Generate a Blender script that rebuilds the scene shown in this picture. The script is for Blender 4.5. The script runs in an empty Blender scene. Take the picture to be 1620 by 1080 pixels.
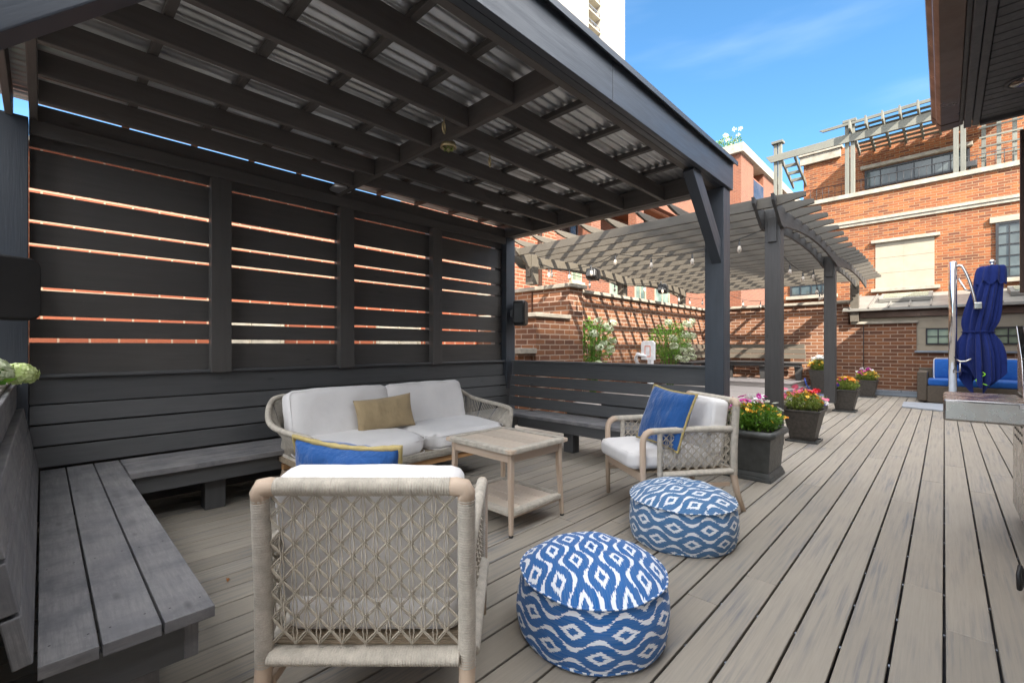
import bpy, bmesh, math, random
from mathutils import Vector, Matrix, Euler, noise
random.seed(7)
C = bpy.context.scene.collection
PI = math.pi
rad = math.radians

# ------------------------------------------------------------------ camera
cam = bpy.data.cameras.new('camera')
cam.lens = 15.844
cam.sensor_width = 36
cam.shift_y = 0.00475
cam.clip_start = 0.03
cam.clip_end = 2000
camo = bpy.data.objects.new('camera', cam)
C.objects.link(camo)
camo.location = (0, 0, 1.2)
camo.rotation_euler = (rad(90), 0, rad(43.8 - 90))
bpy.context.scene.camera = camo

# ------------------------------------------------------------------ sky and sun
SUN = Vector((0.69, 1.05, -1.0)).normalized()          # direction the light travels
wd = bpy.data.worlds.new('World')
bpy.context.scene.world = wd
wd.use_nodes = True
wn = wd.node_tree.nodes
bg = wn['Background']
sky = wn.new('ShaderNodeTexSky')
sky.sky_type = 'NISHITA'
sky.sun_disc = False
sky.sun_elevation = math.asin(-SUN.z)
sky.sun_rotation = math.atan2(-SUN.x, -SUN.y)
sky.air_density = 0.75
sky.dust_density = 0.3
sky.ozone_density = 1.6
# added fill light: unseen cloud bank behind the viewer and overhead, thin wisps elsewhere
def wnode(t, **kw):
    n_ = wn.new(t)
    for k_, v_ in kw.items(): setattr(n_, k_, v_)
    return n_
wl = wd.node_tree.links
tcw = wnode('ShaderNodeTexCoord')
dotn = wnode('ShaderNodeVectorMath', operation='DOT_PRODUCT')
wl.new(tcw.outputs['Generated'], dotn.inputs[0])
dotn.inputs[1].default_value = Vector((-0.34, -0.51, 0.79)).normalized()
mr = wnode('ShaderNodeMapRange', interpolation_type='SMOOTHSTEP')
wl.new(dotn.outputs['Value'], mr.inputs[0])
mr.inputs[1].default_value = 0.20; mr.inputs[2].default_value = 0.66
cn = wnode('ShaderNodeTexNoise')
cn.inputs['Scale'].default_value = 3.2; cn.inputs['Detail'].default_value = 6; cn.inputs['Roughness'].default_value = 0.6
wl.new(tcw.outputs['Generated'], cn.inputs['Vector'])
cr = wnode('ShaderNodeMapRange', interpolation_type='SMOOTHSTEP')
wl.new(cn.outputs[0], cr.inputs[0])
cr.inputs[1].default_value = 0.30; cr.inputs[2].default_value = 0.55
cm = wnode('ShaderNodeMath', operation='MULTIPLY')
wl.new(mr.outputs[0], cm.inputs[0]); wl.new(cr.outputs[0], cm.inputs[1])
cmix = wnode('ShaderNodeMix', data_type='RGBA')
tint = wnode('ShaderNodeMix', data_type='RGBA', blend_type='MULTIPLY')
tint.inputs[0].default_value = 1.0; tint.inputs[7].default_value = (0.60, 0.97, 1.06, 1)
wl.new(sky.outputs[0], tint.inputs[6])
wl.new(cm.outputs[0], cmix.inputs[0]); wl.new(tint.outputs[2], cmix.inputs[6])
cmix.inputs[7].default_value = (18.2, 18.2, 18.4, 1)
# faint cirrus streak
cmp_ = wnode('ShaderNodeMapping')
cmp_.inputs[2].default_value = (0.15, 0.35, rad(20)); cmp_.inputs[3].default_value = (1.2, 1.6, 9)
wl.new(tcw.outputs['Generated'], cmp_.inputs[0])
ci = wnode('ShaderNodeTexNoise'); ci.inputs['Scale'].default_value = 1.3; ci.inputs['Detail'].default_value = 5
wl.new(cmp_.outputs[0], ci.inputs['Vector'])
cir = wnode('ShaderNodeMapRange', interpolation_type='SMOOTHSTEP')
wl.new(ci.outputs[0], cir.inputs[0])
cir.inputs[1].default_value = 0.5; cir.inputs[2].default_value = 0.8; cir.inputs[4].default_value = 0.13
cmix2 = wnode('ShaderNodeMix', data_type='RGBA')
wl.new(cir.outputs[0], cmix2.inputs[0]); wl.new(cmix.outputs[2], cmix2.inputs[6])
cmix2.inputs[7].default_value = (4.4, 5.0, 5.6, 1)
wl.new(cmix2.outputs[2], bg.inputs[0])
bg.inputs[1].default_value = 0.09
sl = bpy.data.lights.new('sun', 'SUN')
sl.energy = 5.0
sl.angle = rad(0.5)
sl.color = (1, 0.93, 0.82)
so = bpy.data.objects.new('sun', sl)
C.objects.link(so)
so.location = (-10, -15, 20)
so.rotation_euler = SUN.to_track_quat('-Z', 'Y').to_euler()
vs = bpy.context.scene.view_settings
vs.view_transform = 'Standard'
vs.look = 'None'
vs.gamma = 1
vs.exposure = 2.05

# ------------------------------------------------------------------ materials
def nmat(name):
    m = bpy.data.materials.new(name)
    m.use_nodes = True
    nt = m.node_tree
    return m, nt, nt.nodes['Principled BSDF']

class NT:
    """small helper for wiring nodes"""
    def __init__(s, nt): s.nt = nt
    def n(s, t, **kw):
        nd = s.nt.nodes.new(t)
        for k, v in kw.items(): setattr(nd, k, v)
        return nd
    def l(s, a, b): s.nt.links.new(a, b)
    def math(s, op, a, b=None, c=None):
        nd = s.n('ShaderNodeMath', operation=op)
        for i, v in enumerate((a, b, c)):
            if v is None: continue
            if isinstance(v, (int, float)): nd.inputs[i].default_value = v
            else: s.l(v, nd.inputs[i])
        return nd.outputs[0]
    def mix(s, f, a, b, bt='MIX'):
        nd = s.n('ShaderNodeMix', data_type='RGBA', blend_type=bt)
        for i, v in ((0, f), (6, a), (7, b)):
            if isinstance(v, (int, float)): nd.inputs[i].default_value = v
            elif isinstance(v, tuple): nd.inputs[i].default_value = (v[0], v[1], v[2], 1)
            else: s.l(v, nd.inputs[i])
        return nd.outputs[2]
    def uv(s, sx=1, sy=1, sz=1):
        tc = s.n('ShaderNodeTexCoord')
        mp = s.n('ShaderNodeMapping')
        mp.inputs[3].default_value = (sx, sy, sz)
        s.l(tc.outputs['UV'], mp.inputs[0])
        return mp.outputs[0]
    def obj(s, sx=1, sy=1, sz=1):
        tc = s.n('ShaderNodeTexCoord')
        mp = s.n('ShaderNodeMapping')
        mp.inputs[3].default_value = (sx, sy, sz)
        s.l(tc.outputs['Object'], mp.inputs[0])
        return mp.outputs[0]
    def noise(s, vec, scale, detail=3, rough=0.55, out=0):
        nd = s.n('ShaderNodeTexNoise')
        nd.inputs['Scale'].default_value = scale
        nd.inputs['Detail'].default_value = detail
        nd.inputs['Roughness'].default_value = rough
        if vec is not None: s.l(vec, nd.inputs['Vector'])
        return nd.outputs[out]
    def ramp(s, f, stops):
        nd = s.n('ShaderNodeValToRGB')
        e = nd.color_ramp.elements
        while len(e) < len(stops): e.new(0.5)
        for el, (p, c) in zip(e, stops):
            el.position = p
            el.color = (c, c, c, 1) if isinstance(c, (int, float)) else (c[0], c[1], c[2], 1)
        s.l(f, nd.inputs[0])
        return nd.outputs[0]
    def bump(s, h, bsdf, strength=0.3, dist=0.01, prev=None):
        nd = s.n('ShaderNodeBump')
        nd.inputs['Strength'].default_value = strength
        nd.inputs['Distance'].default_value = dist
        s.l(h, nd.inputs['Height'])
        if prev is not None: s.l(prev, nd.inputs['Normal'])
        s.l(nd.outputs[0], bsdf.inputs['Normal'])
        return nd.outputs[0]
    def rnd(s):
        return s.n('ShaderNodeAttribute', attribute_name='rnd').outputs['Fac']

def sc(c, k): return tuple(x * k for x in c)

def wood(name, col, rough=0.6, var=0.25, streak=None, streak_amt=0.3, bump=0.25, fine=60, worn=None):
    """painted, stained or bare timber; the grain runs along u of the uv map"""
    m, nt, b = nmat(name); h = NT(nt)
    g = h.noise(h.uv(1.2, 14, 1), 2.2, 4)
    f = h.noise(h.uv(3, fine, 1), 2.0, 3)
    base = h.mix(h.rnd(), sc(col, 1 - var), sc(col, 1 + var))
    base = h.mix(h.math('MULTIPLY', h.ramp(g, [(0.35, 0), (0.7, 1)]), streak_amt), base, streak or sc(col, 0.55))
    blot = h.noise(h.obj(1, 1, 1), 2.3, 3)
    base = h.mix(h.math('MULTIPLY', h.ramp(blot, [(0.35, 0), (0.75, 1)]), 0.25), base, sc(col, 1.5))
    if worn:
        w = h.noise(h.obj(1, 1, 1), 5.0, 6, 0.7)
        w2 = h.noise(h.uv(1, 10, 1), 9.0, 4, 0.7)
        k = h.math('MULTIPLY', h.ramp(w, [(0.40, 0), (0.58, 1)]), h.ramp(w2, [(0.3, 0.2), (0.7, 1)]))
        base = h.mix(h.math('MULTIPLY', k, 0.9), base, worn)
        d = h.noise(h.obj(1, 1, 1), 38, 4, 0.75)
        base = h.mix(h.math('MULTIPLY', h.ramp(d, [(0.70, 0), (0.74, 1)]), 0.5), base, sc(worn, 1.9))
    ch = h.noise(h.obj(), 70, 3, 0.6)
    base = h.mix(h.math('MULTIPLY', h.ramp(ch, [(0.735, 0), (0.76, 1)]), 0.5), base, sc(col, 3.2))
    kn = h.n('ShaderNodeTexVoronoi'); kn.inputs['Scale'].default_value = 1.0
    h.l(h.uv(2.1, 6.5, 1), kn.inputs['Vector'])
    base = h.mix(h.math('MULTIPLY', h.ramp(kn.outputs['Distance'], [(0.035, 1), (0.085, 0)]), 0.55), base, sc(col, 0.35))
    h.l(base, b.inputs['Base Color'])
    r = h.ramp(g, [(0.2, rough - 0.12), (0.8, min(1, rough + 0.12))])
    h.l(r, b.inputs['Roughness'])
    hh = h.math('ADD', h.math('MULTIPLY', g, 0.6), h.math('MULTIPLY', f, 0.5))
    h.bump(hh, b, bump, 0.006)
    return m

def brick(name, c1, c2, c3, mortar, bw=0.27, bh=0.088, mo=0.011, rough=0.85, bump=0.6):
    m, nt, b = nmat(name); h = NT(nt)
    br = h.n('ShaderNodeTexBrick')
    br.offset = 0.5; br.squash = 1
    wob = h.noise(h.uv(1, 1, 1), 14, 2, 0.5, 1)
    vec = h.n('ShaderNodeVectorMath', operation='MULTIPLY_ADD')
    h.l(wob, vec.inputs[0]); vec.inputs[1].default_value = (0.008, 0.008, 0)
    h.l(h.uv(), vec.inputs[2])
    h.l(vec.outputs[0], br.inputs['Vector'])
    br.inputs['Color1'].default_value = (1, 1, 1, 1)
    br.inputs['Color2'].default_value = (0, 0, 0, 1)
    br.inputs['Mortar'].default_value = (0.5, 0.5, 0.5, 1)
    br.inputs['Scale'].default_value = 1
    br.inputs['Mortar Size'].default_value = mo
    br.inputs['Mortar Smooth'].default_value = 0.25
    br.inputs['Bias'].default_value = 0
    br.inputs['Brick Width'].default_value = bw
    br.inputs['Row Height'].default_value = bh
    col = h.ramp(br.outputs['Color'], [(0.0, c1), (0.45, c2), (0.8, c3), (1.0, sc(c1, 0.8))])
    sp = h.noise(h.uv(1, 1, 1), 55, 5, 0.7)
    col = h.mix(h.math('MULTIPLY', h.ramp(sp, [(0.4, 0), (0.7, 1)]), 0.45), col, sc(c1, 0.5))
    big = h.noise(h.uv(1, 1, 1), 0.7, 5, 0.65)
    col = h.mix(h.math('MULTIPLY', h.ramp(big, [(0.35, 0), (0.7, 1)]), 0.28), col, sc(c2, 1.35))
    st = h.noise(h.uv(2.2, 0.35, 1), 1.1, 5, 0.7)
    col = h.mix(h.math('MULTIPLY', h.ramp(st, [(0.50, 0), (0.74, 1)]), 0.45), col, sc(c1, 0.9))
    mcol = h.mix(h.noise(h.uv(), 30, 4), sc(mortar, 0.75), sc(mortar, 1.2))
    col = h.mix(br.outputs['Fac'], col, mcol)
    h.l(col, b.inputs['Base Color'])
    b.inputs['Roughness'].default_value = rough
    hh = h.math('SUBTRACT', h.math('MULTIPLY', sp, 0.45), br.outputs['Fac'])
    h.bump(hh, b, bump, 0.012)
    return m

def plain(name, col, rough=0.6, metal=0.0, nscale=8, var=0.15, bump=0.1, bscale=60, spec=0.5, coat=0):
    m, nt, b = nmat(name); h = NT(nt)
    a = h.noise(h.obj(), nscale, 4)
    h.l(h.mix(h.ramp(a, [(0.3, 0), (0.7, 1)]), sc(col, 1 - var), sc(col, 1 + var)), b.inputs['Base Color'])
    r = h.noise(h.obj(), nscale * 2.7, 3)
    h.l(h.ramp(r, [(0.3, max(0.02, rough - 0.08)), (0.7, min(1, rough + 0.08))]), b.inputs['Roughness'])
    b.inputs['Metallic'].default_value = metal
    b.inputs['Specular IOR Level'].default_value = spec
    b.inputs['Coat Weight'].default_value = coat
    if bump: h.bump(h.noise(h.obj(), bscale, 4), b, bump, 0.004)
    return m

def fabric(name, col, var=0.06, weave=420, wr=0.35, sheen=0.2, rough=0.9, wscale=5):
    m, nt, b = nmat(name); h = NT(nt)
    w = h.n('ShaderNodeTexVoronoi'); w.inputs['Scale'].default_value = weave
    h.l(h.obj(), w.inputs['Vector'])
    big = h.noise(h.obj(), 4, 4)
    c = h.mix(h.ramp(big, [(0.3, 0), (0.7, 1)]), sc(col, 1 - var), sc(col, 1 + var))
    c = h.mix(h.math('MULTIPLY', w.outputs['Distance'], 0.25), c, sc(col, 0.7))
    h.l(c, b.inputs['Base Color'])
    b.inputs['Roughness'].default_value = rough
    b.inputs['Sheen Weight'].default_value = sheen
    b.inputs['Specular IOR Level'].default_value = 0.25
    wr1 = h.noise(h.obj(1, 1, 1), wscale, 5, 0.6)
    wr2 = h.noise(h.obj(2.2, 2.2, 0.7), wscale * 1.8, 3)
    n1 = h.bump(h.math('ADD', wr1, wr2), b, wr, 0.03)
    h.bump(w.outputs['Distance'], b, 0.2, 0.0012, n1)
    return m

def rope(name, col, scale=150):
    """twisted paper-cord rope"""
    m, nt, b = nmat(name); h = NT(nt)
    a = h.noise(h.obj(), 26, 4)
    f = h.noise(h.obj(), scale * 2, 3)
    c = h.mix(h.ramp(a, [(0.3, 0), (0.7, 1)]), sc(col, 0.78), sc(col, 1.15))
    c = h.mix(h.math('MULTIPLY', h.ramp(f, [(0.4, 0), (0.75, 1)]), 0.4), c, sc(col, 0.5))
    h.l(c, b.inputs['Base Color'])
    b.inputs['Roughness'].default_value = 0.8
    h.bump(f, b, 0.5, 0.002)
    return m

def glass_dark(name, col=(0.02, 0.025, 0.03), rough=0.05, nscale=1.5):
    m, nt, b = nmat(name); h = NT(nt)
    a = h.noise(h.obj(), nscale, 3)
    h.l(h.mix(h.ramp(a, [(0.35, 0), (0.65, 1)]), sc(col, 0.6), sc(col, 1.8)), b.inputs['Base Color'])
    b.inputs['Roughness'].default_value = rough
    b.inputs['Specular IOR Level'].default_value = 0.4
    h.bump(h.noise(h.obj(), 2.0, 2), b, 0.05, 0.02)
    return m

def leafmat(name, c1, c2, trans=0.25):
    m, nt, b = nmat(name); h = NT(nt)
    h.l(h.mix(h.rnd(), c1, c2), b.inputs['Base Color'])
    b.inputs['Roughness'].default_value = 0.55
    tr = h.n('ShaderNodeBsdfTranslucent')
    h.l(h.mix(h.rnd(), sc(c1, 1.3), sc(c2, 1.5)), tr.inputs[0])
    ms = h.n('ShaderNodeMixShader'); ms.inputs[0].default_value = trans
    h.l(b.outputs[0], ms.inputs[1]); h.l(tr.outputs[0], ms.inputs[2])
    h.l(ms.outputs[0], nt.nodes['Material Output'].inputs[0])
    return m

def deckmat(name, col, streak):
    m, nt, b = nmat(name); h = NT(nt)
    g = h.noise(h.uv(1.0, 30, 1), 1.6, 5, 0.65)
    g2 = h.noise(h.uv(2.5, 90, 1), 2.0, 4, 0.6)
    patch = h.noise(h.uv(0.9, 3, 1), 1.4, 3)
    base = h.mix(h.rnd(), sc(col, 0.86), sc(col, 1.09))
    k = h.math('MULTIPLY', h.ramp(g, [(0.46, 0), (0.66, 1)]), h.ramp(patch, [(0.4, 0.05), (0.65, 1)]))
    base = h.mix(h.math('MULTIPLY', k, 0.72), base, streak)
    base = h.mix(h.math('MULTIPLY', h.ramp(g2, [(0.4, 0), (0.7, 1)]), 0.28), base, sc(col, 0.62))
    dirt = h.noise(h.obj(), 1.1, 4, 0.65)
    base = h.mix(h.math('MULTIPLY', h.ramp(dirt, [(0.42, 0), (0.75, 1)]), 0.3), base, sc(col, 0.72))
    h.l(base, b.inputs['Base Color'])
    h.l(h.ramp(g, [(0.3, 0.5), (0.7, 0.68)]), b.inputs['Roughness'])
    b.inputs['Specular IOR Level'].default_value = 0.35
    h.bump(h.math('ADD', g, h.math('MULTIPLY', g2, 0.7)), b, 0.25, 0.004)
    return m

def ikat(name, blue, white, w=0.082, P=0.15, fade=0.0):
    """woven ogee pattern with ragged ikat edges, laid out in the uv map (metres)"""
    m, nt, b = nmat(name); h = NT(nt)
    tc = h.n('ShaderNodeTexCoord')
    sp = h.n('ShaderNodeSeparateXYZ'); h.l(tc.outputs['UV'], sp.inputs[0])
    jn = h.noise(h.uv(260, 14, 1), 1.0, 2)
    jv = h.math('MULTIPLY', h.math('SUBTRACT', jn, 0.5), 0.26)
    x = h.math('DIVIDE', sp.outputs[0], w)
    v = h.math('ADD', h.math('DIVIDE', sp.outputs[1], P), jv)
    k = h.math('ROUND', x)
    dx = h.math('ABSOLUTE', h.math('SUBTRACT', x, k))
    par = h.math('ABSOLUTE', h.math('MODULO', k, 2.0))
    vv = h.math('ADD', v, h.math('MULTIPLY', par, 0.5))
    fr = h.math('ABSOLUTE', h.math('SUBTRACT', h.math('FRACT', h.math('ADD', vv, 100.5)), 0.5))
    cs = h.math('COSINE', h.math('MULTIPLY', vv, 2 * PI))
    mm = h.math('ADD', h.math('DIVIDE', dx, 0.36), h.math('DIVIDE', fr, 0.27))
    ring = h.math('MULTIPLY', h.math('GREATER_THAN', mm, 0.5), h.math('LESS_THAN', mm, 1.0))
    e = h.math('ABSOLUTE', h.math('SUBTRACT', dx, h.math('ADD', h.math('MULTIPLY', cs, 0.25), 0.5)))
    th = h.math('ADD', h.math('MULTIPLY', h.math('ABSOLUTE', cs), 0.092), 0.016)
    wav = h.math('LESS_THAN', e, th)
    mask = h.math('MAXIMUM', ring, wav)
    slub = h.noise(h.uv(300, 5, 1), 1.0, 2)
    bl = h.mix(h.ramp(slub, [(0.35, 0), (0.75, 1)]), blue, tuple(0.8 * a + 0.08 for a in blue))
    c = h.mix(mask, bl, white)
    if fade:
        fd = h.noise(h.obj(), 3, 3)
        c = h.mix(h.math('MULTIPLY', h.ramp(fd, [(0.3, 0.4), (0.7, 1)]), fade), c, (0.30, 0.36, 0.42))
    h.l(c, b.inputs['Base Color'])
    b.inputs['Roughness'].default_value = 0.85
    b.inputs['Sheen Weight'].default_value = 0.15
    b.inputs['Specular IOR Level'].default_value = 0.2
    n1 = h.bump(h.noise(h.obj(), 7, 4), b, 0.35, 0.02)
    h.bump(h.noise(h.uv(1, 1, 1), 900, 1), b, 0.15, 0.001, n1)
    return m

M = {}
M['char'] = wood('charcoal_paint', (0.038, 0.045, 0.056), 0.42, 0.12, streak_amt=0.3, bump=0.22)
M['bench'] = wood('charcoal_bench_stain', (0.080, 0.081, 0.083), 0.5, 0.12, bump=0.28)
M['benchtop'] = wood('weathered_bench_stain', (0.135, 0.134, 0.142), 0.5, 0.14, bump=0.35, worn=(0.27, 0.26, 0.255))
M['screen'] = wood('dark_screen_boards', (0.074, 0.068, 0.063), 0.5, 0.12, bump=0.25)
M['joist'] = wood('dark_brown_joists', (0.088, 0.078, 0.071), 0.6, 0.15, bump=0.3)
M['ledge'] = wood('rough_grey_ledge', (0.20, 0.18, 0.16), 0.8, 0.1, bump=0.7)
M['deck'] = deckmat('composite_decking', (0.315, 0.280, 0.230), (0.085, 0.105, 0.145))
M['platform'] = deckmat('platform_decking', (0.30, 0.27, 0.25), (0.2, 0.2, 0.22))
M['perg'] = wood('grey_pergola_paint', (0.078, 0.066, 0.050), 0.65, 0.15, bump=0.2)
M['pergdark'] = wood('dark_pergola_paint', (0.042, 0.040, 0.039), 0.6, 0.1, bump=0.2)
M['terrace'] = wood('weathered_terrace_timber', (0.115, 0.115, 0.097), 0.8, 0.2, bump=0.5)
M['teak'] = wood('limed_teak', (0.47, 0.35, 0.255), 0.7, 0.12, streak=(0.55, 0.47, 0.38), streak_amt=0.6, bump=0.25)
M['teakorange'] = wood('orange_teak', (0.48, 0.26, 0.11), 0.6, 0.1)
M['teaktop'] = wood('greyed_teak_slats', (0.47, 0.39, 0.31), 0.75, 0.14, streak=(0.52, 0.46, 0.39), streak_amt=0.6, bump=0.3)
M['soffitwood'] = wood('reddish_wood_soffit', (0.24, 0.085, 0.03), 0.5, 0.2)
M['rope'] = rope('natural_rope', (0.50, 0.455, 0.385))
M['cord'] = rope('knotted_cord', (0.50, 0.445, 0.36))
M['ropedk'] = rope('brown_rope', (0.30, 0.235, 0.16))
M['white'] = fabric('off_white_cushion', (0.72, 0.70, 0.685), wr=0.20, wscale=3)
M['blue'] = fabric('royal_blue_velvet', (0.012, 0.075, 0.25), wr=0.6, sheen=0.4, weave=900)
M['navy'] = fabric('navy_canvas', (0.007, 0.018, 0.115), wr=0.6, weave=700, sheen=0.05)
M['bluesofa'] = fabric('bright_blue_canvas', (0.01, 0.085, 0.33), wr=0.3)
M['gold'] = rope('gold_fringe', (0.42, 0.33, 0.13), 220)
M['goldweave'] = fabric('ochre_boucle', (0.35, 0.265, 0.15), weave=110, var=0.25, wr=0.3)
M['ikat'] = ikat('ikat_blue_white', (0.008, 0.108, 0.34), (0.72, 0.75, 0.80), 0.083, 0.195)
M['ikatfade'] = ikat('ikat_faded_blue', (0.020, 0.118, 0.28), (0.68, 0.71, 0.74), 0.083, 0.195, fade=0.12)
M['metal'] = plain('galvanised_sheet', (0.50, 0.50, 0.50), 0.36, 0.75, nscale=3, var=0.25, bump=0.1)
M['steel'] = plain('stainless_steel', (0.42, 0.40, 0.38), 0.25, 1.0, nscale=4, var=0.1, bump=0.03, bscale=200)
M['chrome'] = plain('chrome', (0.75, 0.75, 0.76), 0.12, 1.0, var=0.05, bump=0)
M['black'] = plain('black_plastic', (0.012, 0.012, 0.013), 0.5, bump=0.15, bscale=300)
M['speaker'] = plain('speaker_grille', (0.015, 0.014, 0.014), 0.45, bump=0.3, bscale=500)
M['iron'] = plain('black_iron', (0.02, 0.02, 0.022), 0.5, 0.3)
M['planter'] = plain('dark_resin_planter', (0.055, 0.058, 0.056), 0.45, nscale=14, var=0.25, bump=0.15)
M['planterbrown'] = plain('brown_resin_planter', (0.052, 0.045, 0.038), 0.55, nscale=30, var=0.35, bump=0.25)
M['soil'] = plain('potting_soil', (0.035, 0.022, 0.014), 0.95, bump=0.8, bscale=90)
M['brickwall'] = brick('rough_brown_brick', (0.066, 0.024, 0.012), (0.175, 0.066, 0.023), (0.11, 0.040, 0.019), (0.25, 0.18, 0.135))
M['brickorange'] = brick('orange_facade_brick', (0.075, 0.020, 0.008), (0.215, 0.058, 0.013), (0.265, 0.086, 0.020), (0.21, 0.135, 0.075), 0.215, 0.067, 0.008)
M['brickred'] = brick('red_brick', (0.115, 0.034, 0.016), (0.165, 0.050, 0.021), (0.145, 0.043, 0.019), (0.175, 0.105, 0.07), 0.24, 0.08, 0.009)
M['brickback'] = brick('pale_orange_brick', (0.14, 0.032, 0.011), (0.185, 0.046, 0.016), (0.16, 0.038, 0.013), (0.23, 0.15, 0.10), 0.27, 0.088, 0.012)
M['stone'] = plain('pale_limestone', (0.25, 0.22, 0.175), 0.85, nscale=5, var=0.14, bump=0.3, bscale=40)
M['cap'] = plain('weathered_stone_cap', (0.24, 0.215, 0.175), 0.85, nscale=6, var=0.25, bump=0.4, bscale=30)
M['cream'] = plain('cream_stone', (0.26, 0.225, 0.17), 0.85, nscale=4, var=0.08, bump=0.15)
M['leadroof'] = plain('grey_metal_roof', (0.18, 0.172, 0.155), 0.45, 0.2, nscale=3, var=0.12, bump=0.1)
M['flash'] = plain('grey_flashing', (0.18, 0.20, 0.23), 0.35, 0.5, nscale=3, var=0.2)
M['pad'] = plain('grey_metal_pad', (0.33, 0.36, 0.40), 0.5, 0.2, nscale=4, var=0.12)
M['glass'] = glass_dark('dark_window_glass', (0.045, 0.055, 0.055))
M['glassgreen'] = glass_dark('pale_window_glass', (0.10, 0.12, 0.085), 0.08)
M['glassred'] = glass_dark('window_reflecting_dark', (0.03, 0.022, 0.02), 0.04)
M['bronze'] = plain('bronze_gutter', (0.075, 0.042, 0.03), 0.35, 0.6, nscale=3)
M['soffit'] = plain('dark_soffit', (0.052, 0.050, 0.053), 0.6, nscale=14, var=0.2, bump=0.1)
M['siding'] = plain('pale_house_render', (0.58, 0.54, 0.49), 0.8)
M['tower'] = plain('cream_concrete', (0.27, 0.24, 0.205), 0.85, nscale=0.2, var=0.04, bump=0)
M['towerdark'] = plain('tower_recess_concrete', (0.36, 0.33, 0.26), 0.85, bump=0)
M['redpaint'] = plain('red_panel', (0.45, 0.10, 0.05), 0.7, bump=0)
M['orangeline'] = plain('orange_print', (0.75, 0.16, 0.06), 0.6, bump=0)
M['whiteplastic'] = plain('white_plastic', (0.78, 0.78, 0.80), 0.4, bump=0.05)
M['ground'] = plain('flat_roof_membrane', (0.16, 0.15, 0.14), 0.9, nscale=0.5, var=0.3, bump=0.3, bscale=20)
M['kerb'] = plain('dark_stone_kerb', (0.06, 0.062, 0.07), 0.7, nscale=9, var=0.4, bump=0.5, bscale=30)
M['leaf'] = leafmat('bright_green_leaves', (0.055, 0.16, 0.012), (0.16, 0.30, 0.03))
M['leafdk'] = leafmat('green_leaves', (0.035, 0.11, 0.012), (0.10, 0.21, 0.03))
M['leafyel'] = leafmat('yellow_green_leaves', (0.12, 0.20, 0.03), (0.30, 0.36, 0.07))
M['yellow'] = leafmat('yellow_petals', (0.75, 0.42, 0.03), (0.85, 0.58, 0.08), 0.15)
M['orangef'] = leafmat('orange_petals', (0.75, 0.24, 0.015), (0.85, 0.36, 0.02), 0.15)
M['pink'] = leafmat('pink_petals', (0.72, 0.10, 0.22), (0.80, 0.26, 0.36), 0.15)
M['magenta'] = leafmat('magenta_petals', (0.55, 0.03, 0.35), (0.70, 0.08, 0.45), 0.15)
M['redf'] = leafmat('red_petals', (0.62, 0.015, 0.025), (0.70, 0.03, 0.05), 0.15)
M['whitef'] = leafmat('white_petals', (0.72, 0.72, 0.70), (0.82, 0.82, 0.80), 0.2)
M['purple'] = leafmat('purple_petals', (0.05, 0.02, 0.35), (0.10, 0.03, 0.5), 0.15)
M['hydr'] = leafmat('hydrangea_florets', (0.40, 0.46, 0.28), (0.62, 0.65, 0.48), 0.2)
M['hydrg'] = leafmat('lime_hydrangea_florets', (0.40, 0.50, 0.16), (0.68, 0.74, 0.40), 0.2)
M['deadleaf'] = leafmat('dead_leaf', (0.22, 0.08, 0.02), (0.35, 0.14, 0.03), 0.1)
M['wicker'] = rope('dark_wicker', (0.085, 0.066, 0.048), 60)
M['lampglass'] = plain('clear_bulb_glass', (0.50, 0.44, 0.37), 0.08, bump=0, spec=0.7)
M['cable'] = plain('black_cable', (0.012, 0.012, 0.012), 0.6, bump=0)
M['limecord'] = plain('lime_cord', (0.25, 0.65, 0.03), 0.6, bump=0)
M['bluecord'] = plain('blue_cord', (0.05, 0.10, 0.45), 0.6, bump=0)
M['brass'] = plain('aged_brass', (0.45, 0.38, 0.22), 0.4, 0.8, bump=0)

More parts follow.
